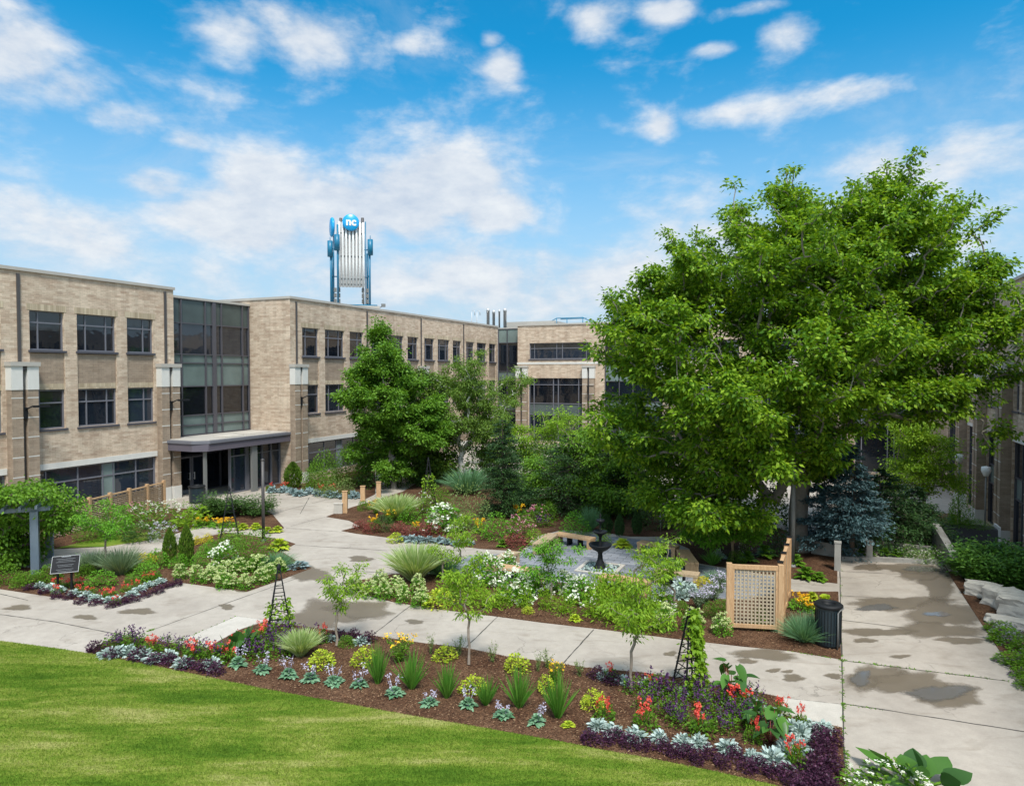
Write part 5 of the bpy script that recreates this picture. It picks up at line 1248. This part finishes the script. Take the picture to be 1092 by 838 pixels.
# vine over the arbor
b = Vector((ab.x, ab.y, 0))
LB = px_lobes(b, [(22, 532, 36, 10, -1.6, 1.0), (20, 532, 40, 12, 0, 1.6), (60, 546, 18, 14, 0, 1.0), (8, 575, 32, 30, 0, 1.3), (70, 560, 18, 13, .2, 1.0), (14, 548, 36, 20, 1, 1.6), (50, 556, 20, 15, .5, 1.2), (-10, 560, 40, 40, 1, 2), (10, 590, 26, 28, .5, 1.2), (-40, 590, 40, 30, 1, 1.5)])
make_tree('wisteria_vine', 'dense green vine covering the arbor at the frame edge', b + Vector((-.5, .8, 0)), LB, 1.8, .09, 300, 130, .26, .12, LM['green'], M['bark'], cat='vine', shell=.25)

# ================================================================== PLANTS
# front bed, tip by the lawn
row('purple', [(101, 695), (122, 701), (145, 704), (166, 707), (183, 708), (203, 713), (217, 716), (231, 719)], 21, 13, '{} dark purple coleus along the lawn edge from the pointed bed tip', 'purple coleus at the bed tip')
row('silver', [(112, 698), (124, 699), (137, 697), (152, 701), (164, 704), (179, 702), (197, 711), (226, 711)], 21, 15, '{} silver dusty miller from the pointed tip of the front bed', 'silver dusty miller at the bed tip')
row('salvia', [(122, 690), (134, 690), (148, 690), (176, 695), (192, 697), (206, 700), (220, 701), (236, 702), (272, 698), (286, 694), (297, 690), (310, 686), (292, 683), (278, 704), (302, 700), (314, 694), (328, 688)], 24, 22, '{} loose violet salvia from the pointed tip of the front bed', 'violet salvias near the bed tip')
row('red', [(160, 697), (206, 704), (226, 703), (243, 706), (252, 696), (268, 690), (280, 682)], 22, 22, '{} red geranium from the tip, between the concrete pad and the lawn', 'red geraniums near the bed tip')
plant('canna', 243, 701, 34, 38, 'broad-leaved canna beside the concrete pad, closer to the bed tip')
plant('canna', 261, 697, 34, 40, 'upright canna beside the concrete pad, closer to the vine obelisk')
row('hosta', [(255, 711), (281, 716), (308, 721), (332, 725), (358, 728), (385, 733), (421, 741), (458, 752), (499, 755), (535, 763), (575, 771)], 26, 15, '{} blue green flowering hosta in the lawn edge row from the bed tip', 'hostas along the front lawn edge')
plant('limehosta', 607, 776, 22, 11, 'small lime hosta ending the hosta row along the lawn')
plant('stripe', 318, 698, 46, 34, 'cream striped grass tuft right beside the vine obelisk base')
row('limemound', [(343, 710), (388, 710), (472, 704), (503, 736), (553, 716), (583, 735), (635, 755)], 24, 17, '{} yellow green flowering mound in the front bed, counted from the striped grass', 'yellow green mounds in the front bed')
row('blades', [(401, 728, 20, 44), (438, 735, 26, 46), (477, 743, 24, 44), (520, 751, 20, 30), (553, 755, 26, 44), (595, 764, 30, 50)], 24, 45, '{} upright green iris clump in the front bed, counted from the sparse young tree', 'iris clumps in the front bed')
plant('lily', 428, 706, 44, 30, 'yellow lilies with orange buds behind the first two iris clumps')
plant('lily', 590, 729, 32, 28, 'yellow orange lilies behind the last iris clump')
row('stems', [(461, 696), (491, 699), (524, 706), (586, 712), (616, 722), (575, 716)], 22, 22, '{} wispy sprig plant along the path edge behind the irises', 'wispy sprigs along the path edge')
row('purple', [(342, 683), (364, 683), (377, 682), (393, 685)], 18, 12, '{} purple coleus behind the sparse young tree', 'purple coleus by the sparse young tree')
row('silver', [(351, 684), (387, 686)], 17, 12, '{} silver dusty miller behind the sparse young tree', 'silver plants by the sparse young tree')
plant('red', 346, 686, 18, 22, 'red geranium between the striped grass and the sparse young tree')
plant('gball', 368, 688, 20, 12, 'low green clump at the foot of the sparse young tree')
# front bed, corner by the walkway
row('purple', [(635, 722), (655, 727), (706, 736), (716, 739)], 19, 13, '{} purple coleus along the path edge by the young tree', 'purple coleus by the path')
row('silver', [(645, 724), (666, 727), (690, 730), (727, 740)], 19, 13, '{} silver dusty miller along the path edge by the young tree', 'silver plants by the path')
row('red', [(652, 724), (696, 733), (646, 767, 26, 26), (691, 778, 28, 32), (746, 783, 30, 34), (802, 793, 26, 28), (789, 760, 34, 34), (853, 776, 20, 26), (832, 763, 22, 22), (851, 818, 34, 36), (745, 738, 16, 22)], 20, 20, '{} red geranium of the walkway corner from the young tree', 'red geraniums at the walkway corner')
sal = []
for yy in range(728, 792, 12):
    for xx in range(676, 812, 20):
        x_ = xx + random.uniform(-6, 6) + (yy - 728) * .35; y_ = yy + random.uniform(-4, 4)
        lo = 735 + (x_ - 676) * .02
        if y_ > 770 + (x_ - 676) * .12 or y_ < 731 + (x_ - 676) * .12 or (x_ < 700 and y_ > 760): continue
        sal.append((x_, y_))
row('salvia', sal[:28], 27, 25, '{} violet salvia of the thick patch under the vine obelisk', 'violet salvias under the vine obelisk')
row('salvia', sal[28:56], 27, 25, '{} violet salvia of the rows beside the elephant ears', 'violet salvias by the elephant ears')
row('silver', [(638, 778), (655, 782), (679, 786), (705, 789), (727, 795), (744, 796), (774, 802), (800, 809)], 24, 19, '{} silver dusty miller above the coleus edging from the hosta row', 'silver row at the walkway corner')
row('silver', [(826, 815, 32, 24), (838, 806, 32, 24), (849, 797, 32, 26), (855, 786, 30, 22), (846, 779, 26, 20), (806, 760, 30, 22), (818, 765, 26, 18), (864, 778, 26, 18), (877, 779, 24, 14), (797, 752, 22, 18)], 28, 20, '{} tall silver dusty miller in the clump beside the elephant ears', 'silver clump at the walkway corner')
row('purple', [(628, 789), (645, 793), (658, 788), (672, 797), (690, 799), (706, 801), (720, 805), (733, 807), (743, 813), (757, 807), (769, 817), (786, 811), (797, 821), (812, 819), (824, 827), (838, 825), (845, 837), (860, 837), (873, 831)], 22, 14, '{} dark purple coleus edging the lawn from the hosta row', 'dark coleus edging along the lawn')
row('purple', [(876, 787), (888, 793), (873, 799), (884, 804), (875, 811), (887, 815), (870, 819), (883, 824), (879, 832), (862, 825), (866, 843), (885, 842), (850, 846)], 25, 17, '{} dark purple coleus of the corner block beside the walkway', 'dark coleus block beside the walkway')
plant('ears', 783, 747, 44, 44, 'elephant ear nearest the vine obelisk above the red flowers', group='elephant ears at the walkway corner')
plant('ears', 822, 792, 56, 48, 'dark-stemmed elephant ear in the middle of the walkway corner bed', group='elephant ears at the walkway corner')
plant('ears', 806, 776, 36, 34, 'smaller elephant ear leaning over the silver clump', group='elephant ears at the walkway corner')
plant('canna', 978, 842, 92, 62, 'glossy broad-leaved plant standing alone at the bottom of the walkway')
plant('whitef', 948, 850, 88, 30, 'low grey leaved daisy bush at the bottom of the walkway')
# middle bed
row('sedum', [(378, 631), (392, 636), (408, 628), (409, 640), (425, 633), (428, 643), (443, 633), (447, 645)], 18, 19, '{} pale headed sedum in front of the striped grass, counted from the plaza', 'sedums before the striped grass')
plant('limemound', 468, 646, 34, 17, 'wide lime mound at the end of the short sedum row')
plant('stripe', 442, 619, 62, 46, 'large arching striped grass at the middle bed corner')
plant('bluegrass', 470, 613, 36, 26, 'blue green grass tucked behind the large striped grass')
row('hydrangea', [(524, 624, 36, 32), (549, 638, 34, 28), (572, 632, 30, 26), (538, 610, 24, 20), (619, 640, 34, 30), (604, 630, 26, 22), (702, 652, 30, 26)], 30, 26, '{} white hydrangea of the middle bed, counted from the striped grass', 'white hydrangeas in the middle bed')
row('leafy', [(500, 638, 32, 28), (515, 646, 28, 24), (534, 648, 26, 22), (560, 648, 24, 20), (582, 650, 22, 24), (605, 654, 26, 24), (633, 658, 34, 34), (652, 662, 36, 36), (672, 668, 36, 34), (690, 672, 30, 28), (640, 640, 40, 30), (668, 645, 36, 34), (700, 658, 28, 26), (655, 630, 30, 20), (480, 634, 26, 22)], 30, 26, '{} bright leafy perennial of the middle bed, counted from the striped grass', 'leafy perennials in the middle bed')
plant('limemound', 565, 655, 12, 8, 'tiny yellow tuft near the path in front of the white hydrangeas'); plant('limehosta', 611, 662, 18, 11, 'small lime tuft alone in the mulch near the lower path')
row('sedum', [(709, 670, 24, 24), (741, 672, 24, 26), (768, 677, 21, 20)], 22, 22, '{} round sedum between the vine obelisk and the lattice panel', 'sedums before the lattice panel')
row('gball', [(728, 656), (757, 658), (770, 652), (783, 600)], 18, 16, '{} small green shrub beside the lattice panel, counted from the terrace', 'small green shrubs by the lattice panel')
plant('yellowp', 749, 627, 22, 12, 'low yellow mound between the terrace paving and the lattice panel')
row('silver', [(726, 638), (738, 634), (731, 630), (724, 628)], 20, 16, '{} silver dusty miller beside the pale stemmed young tree', 'silver plants beside the terrace')
row('lav', [(752, 643), (765, 640), (745, 648), (768, 632)], 26, 22, '{} lavender clump beside the lattice panel', 'lavender beside the lattice panel')
plant('bluegrass', 762, 625, 22, 20, 'tuft of blue green grass behind the lavender')
plant('bluegrass', 855, 684, 38, 34, 'rounded blue fescue tuft between lattice and black litter bin')
plant('bluegrass', 868, 678, 24, 26, 'greener fescue tuft pressed against the black litter bin')
plant('yellowf', 852, 650, 22, 18, 'orange and yellow daylilies behind the blue fescue'); plant('yellowf', 864, 653, 18, 14, 'small orange daylily clump touching the lime hosta')
plant('limehosta', 880, 655, 36, 30, 'big glowing lime hosta behind the black litter bin'); plant('limehosta', 868, 641, 22, 16, 'smaller lime hosta behind the orange daylilies')
plant('leafy', 809, 671, 18, 24, 'sparse climbing sprig at the foot of the lattice panel')
# terrace back and maple bed
plant('ghosta', 862, 618, 28, 24, 'dark green hosta at the paving edge under the maple'); plant('ghosta', 875, 620, 20, 18, 'green hosta nearest the stone post by the walkway')
plant('ghosta', 850, 604, 26, 20, 'green hosta at the foot of the grey lamp post'); plant('ghosta', 815, 596, 34, 24, 'dark leafy hosta clump behind the lattice top'); plant('ghosta', 795, 598, 26, 22, 'dark hosta beside the reddish maple stem')
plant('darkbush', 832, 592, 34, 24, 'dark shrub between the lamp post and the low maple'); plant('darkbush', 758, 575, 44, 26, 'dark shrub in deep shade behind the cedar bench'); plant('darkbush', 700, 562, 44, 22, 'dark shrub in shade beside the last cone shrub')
plant('whitef', 795, 590, 14, 12, 'small white flower tuft behind the lattice top'); plant('silver', 766, 597, 16, 18, 'silver plant behind the terrace end bench'); plant('blades', 757, 602, 16, 18, 'spiky green clump behind the terrace end bench')
plant('darkcone', 645, 567, 12, 22, 'cone shrub nearest the fountain top'); plant('darkcone', 661, 570, 12, 24, 'cone shrub in the middle of the three behind the lime hosta'); plant('darkcone', 679, 571, 12, 26, 'cone shrub farthest from the fountain, beside the crab apple trunk')
plant('limehosta', 662, 583, 24, 15, 'lime hosta at the back of the terrace under the cones'); plant('leafy', 643, 578, 16, 14, 'bright leafy tuft between the fountain and the lime hosta')
plant('ball', 611, 569, 30, 27, 'round green shrub just behind the fountain'); plant('bluegrass', 630, 567, 20, 28, 'spiky blue shrub beside the fountain top'); plant('gball', 585, 556, 22, 20, 'round green shrub behind the purple flowers')
row('ghosta', [(904, 592), (917, 594), (930, 594), (944, 593), (957, 593)], 18, 13, '{} hosta at the walkway end under the spruce, counted from the stone post', 'hostas at the walkway end')
row('whitef', [(968, 595), (984, 598), (995, 599)], 22, 15, '{} pale flowering plant at the walkway end by the parapet', 'pale flowering plants at the walkway end')
# upper bed between entrance plaza and terrace
row('cabbage', [(430, 576), (439, 577), (449, 577), (458, 578), (468, 578), (477, 579), (487, 580), (497, 581)], 13, 9, '{} silver plant in the narrow edging behind the large striped grass', 'silver edging of the upper bed')
row('winebush', [(386, 565), (398, 566), (424, 568), (437, 569), (452, 570), (464, 571)], 18, 11, '{} dark wine barberry of the low hedge behind the silver edging', 'barberry hedge of the upper bed')
plant('darkbush', 410, 566, 30, 14, 'low dark hedge plant by the entrance paving corner')
plant('limemound', 421, 577, 16, 9, 'lime mound at the paving corner by the silver edging'); plant('yellowf', 398, 560, 14, 12, 'small yellow flower tuft in the barberry hedge'); plant('yellowf', 445, 564, 12, 9, 'orange yellow flower tuft below the bright round shrub')
plant('stripe', 425, 553, 54, 36, 'large striped grass mound beyond the cedar posts'); plant('ball', 438, 556, 22, 18, 'bright round shrub in front of the far striped grass')
plant('lily', 403, 547, 22, 18, 'yellow daylilies beside the middle cedar post'); plant('lily', 415, 558, 20, 18, 'yellow daylilies in front of the far striped grass'); plant('gball', 390, 543, 18, 12, 'low green shrub behind the cedar post with the pale box')
plant('whitef', 452, 552, 20, 22, 'white flowered bush at the foot of the tall dark obelisk'); plant('hydrangea', 474, 566, 40, 30, 'large white hydrangea in front of the wispy shrub')
plant('scrub', 498, 564, 54, 50, 'tall wispy grey green shrub beside the white hydrangea'); plant('bigshrub', 470, 545, 34, 28, 'fresh green bush behind the large white hydrangea')
plant('bluegrass', 497, 527, 40, 34, 'tall blue green grass beneath the birch'); plant('bluegrass', 556, 540, 32, 38, 'tall blue green grass beyond the yew column')
plant('ball', 528, 576, 36, 32, 'large bright round shrub at the terrace corner'); plant('agave' if 'agave' in KIND else 'ghosta', 535, 583, 16, 14, 'pale spiky leaved plant in front of the large bright shrub')
plant('pinkbush', 556, 572, 30, 24, 'pink rose bush beside the large bright round shrub'); plant('winebush', 551, 580, 26, 14, 'low wine red shrub below the pink roses'); plant('pinkbush', 571, 556, 20, 16, 'small pink flowered bush behind the terrace')
plant('salvia', 580, 561, 22, 14, 'purple flowers beside the terrace bench'); plant('yellowf', 552, 552, 16, 14, 'yellow flower spikes behind the pink roses'); plant('yellowf', 512, 568, 14, 16, 'orange flower tuft touching the large bright round shrub')
plant('bigshrub', 590, 545, 40, 26, 'leafy shrub behind the round shrubs by the terrace'); plant('leafy', 571, 582, 20, 16, 'bright perennial beside the half hidden bench')
# bed along the middle wing
row('cabbage', [(292, 526), (301, 526), (311, 527), (320, 527.5), (330, 528), (340, 529), (349, 530), (359, 530.5), (368, 531), (378, 532)], 13, 9, '{} blue grey edging plant along the brick wing from the entrance', 'blue grey edging along the brick wing')
row('red', [(286, 523), (306, 523), (341, 525), (355, 526)], 10, 10, '{} small red geranium behind the blue grey edging, counted from the entrance', 'red geraniums along the brick wing')
plant('cone', 312, 521, 20, 26, 'small pointed green shrub against the corner pilaster')
row('bigshrub', [(335, 522, 36, 30), (352, 518, 34, 34), (372, 516, 36, 44), (390, 514, 30, 34)], 30, 30, '{} leafy shrub before the brick wing windows, counted from the pointed shrub', 'shrubs before the brick wing windows')
plant('scrub', 360, 527, 40, 24, 'wispy twiggy shrub in front of the leafy ones by the brick wing')
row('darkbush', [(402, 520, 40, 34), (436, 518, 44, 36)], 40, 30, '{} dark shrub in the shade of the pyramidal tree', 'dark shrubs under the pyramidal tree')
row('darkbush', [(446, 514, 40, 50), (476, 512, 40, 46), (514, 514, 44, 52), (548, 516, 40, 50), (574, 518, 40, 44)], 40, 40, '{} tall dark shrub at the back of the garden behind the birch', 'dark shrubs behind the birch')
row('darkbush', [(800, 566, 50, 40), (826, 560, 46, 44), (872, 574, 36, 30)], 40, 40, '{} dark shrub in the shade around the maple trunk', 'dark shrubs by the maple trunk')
# bed before the entrance
row('yewspread', [(218, 552, 44, 22), (243, 551, 48, 24), (270, 548, 44, 22)], 44, 22, '{} spreading dark juniper before the entrance, counted from the wattle fence', 'junipers before the entrance')
row('yellowf', [(220, 559), (232, 560), (243, 560)], 18, 10, '{} yellow flower tuft beside the obelisk before the entrance', 'yellow tufts before the entrance')
row('limehosta', [(259, 563), (272, 564), (287, 567), (298, 566)], 18, 10, '{} lime hosta edging the bed before the entrance, counted from the obelisk', 'lime hostas before the entrance')
plant('whitef', 183, 560, 44, 24, 'tall white flowered meadow plant by the wattle fence end'); plant('leafy', 203, 561, 34, 22, 'feathery bright plant beside the white meadow flowers'); plant('whitef', 160, 560, 36, 26, 'white flowered plant against the wattle fence')
plant('catmint', 172, 577, 26, 18, 'lavender flowered catmint at the small path'); plant('darkbush', 150, 576, 34, 18, 'low dark shrub behind the flat-topped young tree'); plant('pinkbush', 147, 555, 22, 22, 'dusky pink flowered bush at the wattle fence')
plant('gball', 128, 572, 30, 20, 'round green shrub in front of the wattle fence'); plant('bigshrub', 100, 575, 40, 24, 'leafy shrub before the wattle fence next to the arbor vine'); plant('bigshrub', 125, 558, 30, 20, 'green shrub pressed to the woven fence panel')
row('yellowp', [(209, 580), (223, 577)], 10, 9, '{} yellow tuft beside the small path behind the cones', 'yellow tufts by the small path')
# bed with two cones
plant('cone', 180, 600, 12, 38, 'shorter of the two narrow cedar cones beside the small path'); plant('cone', 201, 600, 14, 45, 'taller of the two narrow cedar cones beside the small path')
row('ball', [(191, 605), (212, 602), (217, 593), (232, 592), (224, 587)], 19, 13, '{} low green ball shrub around the cedar cones', 'ball shrubs by the cedar cones')
row('sedum', [(191, 617), (208, 620), (223, 620), (238, 625), (250, 625), (263, 628), (276, 622), (287, 617), (296, 611), (227, 612), (243, 613), (258, 613), (270, 611), (281, 606), (234, 618)], 16, 16, '{} pale headed sedum of the plaza corner from the cedar cones', 'sedums at the plaza corner')
plant('bigshrub', 264, 604, 54, 42, 'large loose green shrub beneath the bronze lamp post'); plant('hydrangea', 241, 601, 24, 20, 'white hydrangea next to the large loose shrub'); plant('limehosta', 297, 585, 34, 20, 'lime hosta at the plaza edge beside the bronze lamp post')
plant('bluegrass', 298, 606, 28, 20, 'green tufty grass at the plaza corner beside the sedums'); plant('cabbage', 316, 604, 20, 9, 'low grey green plant at the very corner of the plaza bed')
plant('bigshrub', 240, 585, 30, 18, 'green shrub behind the white hydrangea and obelisk foot')
# sign bed
ol = [(34, 629), (46, 633), (60, 636), (74, 639), (88, 642), (103, 644), (118, 646), (131, 643), (143, 640), (155, 636), (167, 632), (179, 627), (190, 623)]
row('purple', ol, 15, 7, '{} dark purple coleus edging the sign bed, counted from the arbor', 'dark coleus edging the sign bed')
row('silver', [(44, 626), (55, 628), (66, 630), (78, 633), (90, 636), (103, 638), (116, 640), (127, 638), (139, 634), (150, 630), (161, 626), (171, 623)], 15, 9, '{} silver dusty miller around the information board, counted from the arbor', 'silver row of the sign bed')
row('red', [(62, 625), (74, 626), (86, 626), (98, 635), (110, 637), (122, 636), (134, 630), (146, 626), (158, 621), (166, 619), (84, 632), (60, 633), (122, 644)], 13, 10, '{} red flower clump around the information board, counted from the arbor', 'red flowers of the sign bed')
plant('ball', 106, 627, 30, 18, 'bright green mound at the foot of the flat-topped young tree'); plant('ball', 137, 622, 14, 10, 'tiny green mound beside the flat-topped young tree'); plant('ball', 156, 617, 26, 18, 'bright green mound with layered leaves near the plaza'); plant('ball', 167, 606, 26, 18, 'green mound nearest the shorter cedar cone')
plant('gball', 91, 616, 20, 14, 'green mound behind the information board'); plant('greygrass', 98, 610, 38, 30, 'grey green fountain grass behind the information board'); plant('greygrass', 129, 611, 40, 32, 'grey green fountain grass behind the flat-topped young tree')
plant('yellowp', 154, 601, 24, 10, 'yellow shrub beside the grey fountain grass'); plant('gball', 145, 612, 22, 14, 'green mound between fountain grass and yellow shrub')
row('gball', [(22, 626, 26, 14), (38, 622, 26, 16), (54, 618, 24, 14), (8, 622, 28, 20)], 26, 15, '{} low green plant under the arbor, counted from the frame edge', 'low plants under the arbor')
# walkway side bed
plantv('juniper', G(1044, 622) + Vector((.8, .6, -.35)), 2.8, 1.5, 'spreading juniper nearest the concrete parapet', 0, 'junipers beside the walkway')
plantv('juniper', G(1066, 622) + Vector((.9, .9, -.5)), 3.3, 1.7, 'spreading juniper above the limestone blocks', 0, 'junipers beside the walkway')
plantv('juniper', G(1040, 606) + Vector((1.2, .9, -.6)), 2.2, 1.5, 'juniper pressed against the outside of the parapet', 0, 'junipers beside the walkway')
plantv('juniper', G(1092, 622) + Vector((1.2, 1.6, -.9)), 3.4, 2.0, 'juniper at the frame edge beside the grey lane', 0, 'junipers beside the walkway')
row('groundcover', [(1075, 684, 34, 12), (1090, 694, 30, 12), (1068, 672, 26, 10), (1084, 708, 30, 12), (1092, 722, 24, 11), (1098, 706, 30, 12), (1098, 732, 24, 10)], 30, 11, '{} creeping flowering plant of the walkway side bed from the limestone', 'creeping plants beside the walkway')
row('catmint', [(1072, 676, 26, 13), (1080, 686, 24, 12), (1088, 680, 24, 12)], 24, 12, '{} blue violet catmint below the limestone slab', 'catmint by the limestone'); plant('pinkbush', 1088, 693, 16, 9, 'small reddish pink flower patch in the creeping plants')

# ================================================================== LIGHT AND SKY
SUN_EL, SUN_AZ = R(58), math.atan2(.22, -1.0)      # azimuth measured from +Y towards +X : behind the camera, to the east
sd = Vector((math.sin(SUN_AZ) * math.cos(SUN_EL), math.cos(SUN_AZ) * math.cos(SUN_EL), math.sin(SUN_EL)))
sl_ = bpy.data.lights.new('sun', 'SUN'); sl_.energy = 2.3; sl_.angle = R(12); sl_.color = (1, .955, .88)
so = bpy.data.objects.new('sun', sl_); COL.objects.link(so); so.rotation_euler = (-sd).to_track_quat('-Z', 'Y').to_euler(); so.location = (0, 0, 60)
w = bpy.data.worlds.new('World'); sc.world = w; w.use_nodes = True; nt = w.node_tree; nt.nodes.clear(); k = NT(nt)
sky = k.n('ShaderNodeTexSky', None, sky_type='NISHITA', sun_disc=False, sun_elevation=SUN_EL, sun_rotation=SUN_AZ, altitude=100, air_density=1.0, dust_density=1.2, ozone_density=3.0)
gen = k.n('ShaderNodeTexCoord').outputs['Generated']
sx = k.n('ShaderNodeSeparateXYZ', {0: gen}); X_, Y_, Z_ = sx.outputs
az = k.math('ARCTAN2', X_, Y_); el = k.math('ARCSINE', Z_)
zz = k.math('ADD', k.math('MAXIMUM', Z_, 0.0), 0.16)
cv = k.n('ShaderNodeCombineXYZ', {0: k.math('DIVIDE', X_, zz), 1: k.math('DIVIDE', Y_, zz), 2: 0.0}).outputs[0]
n1 = k.noise(k.n('ShaderNodeMapping', {'Vector': gen, 'Scale': (1, 1, 1.8)}).outputs[0], 7.0, 10, 0.56, 0.3)
n2 = k.noise(cv, 1.3, 8, 0.62, 0.5)
n3 = k.noise(k.n('ShaderNodeMapping', {'Vector': gen, 'Scale': (1, 1, 2.2), 'Location': (3, 1, 2)}).outputs[0], 22.0, 8, 0.62)
BL = [  # px, py, rx, ry, strength
    (475, 198, 72, 40, 1.5), (430, 215, 70, 50, 1.4), (525, 225, 45, 26, 1.2), (370, 225, 90, 44, 1.35), (290, 200, 62, 34, 1.3), (260, 235, 110, 45, 1.1), (165, 195, 44, 22, .95), (60, 255, 170, 60, .70), (20, 60, 60, 62, .95), (70, 95, 60, 30, .8), (125, 125, 60, 22, .8), (195, 150, 30, 14, .6),
    (330, 40, 80, 34, .85), (250, 28, 50, 26, .8), (290, 15, 50, 20, .8), (445, 48, 30, 12, .6), (538, 72, 24, 20, 1.0), (525, 42, 14, 10, .7), (635, 20, 26, 18, .75), (712, 14, 26, 12, 1.0), (765, 52, 26, 8, .8), (840, 35, 36, 20, .8), (800, 10, 50, 8, .7), (910, 100, 70, 14, .7), (800, 120, 80, 12, .6), (705, 135, 18, 14, .8),
    (1000, 170, 180, 40, .65), (500, 300, 420, 60, .80), (850, 260, 280, 80, .68), (1080, 80, 60, 60, .55)]
acc = None
for px, py, rx, ry, s_ in BL:
    d = Vector(ray(px, py)).normalized(); a0 = math.atan2(d.x, d.y); e0 = math.asin(d.z); c_ = F / math.cos(a0) ** 2
    ra = rx / F * math.cos(a0) ** 2; re = ry / F * math.cos(a0)
    u_ = k.math('POWER', k.math('DIVIDE', k.math('SUBTRACT', az, a0), ra), 2.0); v_ = k.math('POWER', k.math('DIVIDE', k.math('SUBTRACT', el, e0), re), 2.0)
    g_ = k.math('MULTIPLY', k.math('EXPONENT', k.math('MULTIPLY', k.math('ADD', u_, v_), -1.0)), s_)
    acc = g_ if acc is None else k.math('MAXIMUM', acc, g_)
nm = k.math('ADD', k.math('MULTIPLY', k.math('SUBTRACT', n1, .5), 2.6), k.math('MULTIPLY', k.math('SUBTRACT', n3, .5), .8))
dens = k.math('ADD', acc, k.math('MULTIPLY', nm, .80))
dens = k.n('ShaderNodeMapRange', {'Value': dens, 'From Min': .12, 'From Max': .95}, interpolation_type='SMOOTHSTEP').outputs[0]
# broken cloud everywhere, plus unseen cover added behind the camera and overhead for fill
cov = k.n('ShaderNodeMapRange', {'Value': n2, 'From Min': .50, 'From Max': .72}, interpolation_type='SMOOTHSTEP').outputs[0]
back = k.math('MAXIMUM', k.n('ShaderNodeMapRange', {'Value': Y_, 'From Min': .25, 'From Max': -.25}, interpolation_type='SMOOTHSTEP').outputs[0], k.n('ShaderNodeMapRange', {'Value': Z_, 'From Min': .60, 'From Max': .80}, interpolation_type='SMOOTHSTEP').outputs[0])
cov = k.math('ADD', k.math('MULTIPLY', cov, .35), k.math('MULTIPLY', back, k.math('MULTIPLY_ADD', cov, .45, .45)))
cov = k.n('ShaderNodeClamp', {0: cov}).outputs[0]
haze = k.n('ShaderNodeMapRange', {'Value': el, 'From Min': .02, 'From Max': .44, 'To Min': .90, 'To Max': 0.0}, interpolation_type='SMOOTHSTEP').outputs[0]
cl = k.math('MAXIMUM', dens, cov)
skyc = k.mix(1.0, sky.outputs[0], (0.06, 0.80, 0.98), 'MULTIPLY')
skyc = k.mix(haze, skyc, (2.9, 3.5, 4.2))
shade = k.n('ShaderNodeMapRange', {'Value': k.math('ADD', n3, k.math('MULTIPLY', n1, .8)), 'From Min': .6, 'From Max': 1.15}).outputs[0]
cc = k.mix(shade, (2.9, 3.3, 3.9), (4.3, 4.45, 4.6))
cc = k.mix(back, cc, (8.2, 8.1, 7.9))  # out-of-view cloud made brighter than the visible sky to lift the fill light
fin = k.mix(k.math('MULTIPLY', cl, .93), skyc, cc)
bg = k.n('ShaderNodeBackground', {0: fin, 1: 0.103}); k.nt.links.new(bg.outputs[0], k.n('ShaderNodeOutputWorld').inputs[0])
vs_ = sc.view_settings; vs_.view_transform = 'Standard'; vs_.look = 'None'; vs_.gamma = 1; vs_.exposure = 0.98
sc.cycles.max_bounces = 6; sc.cycles.transparent_max_bounces = 8
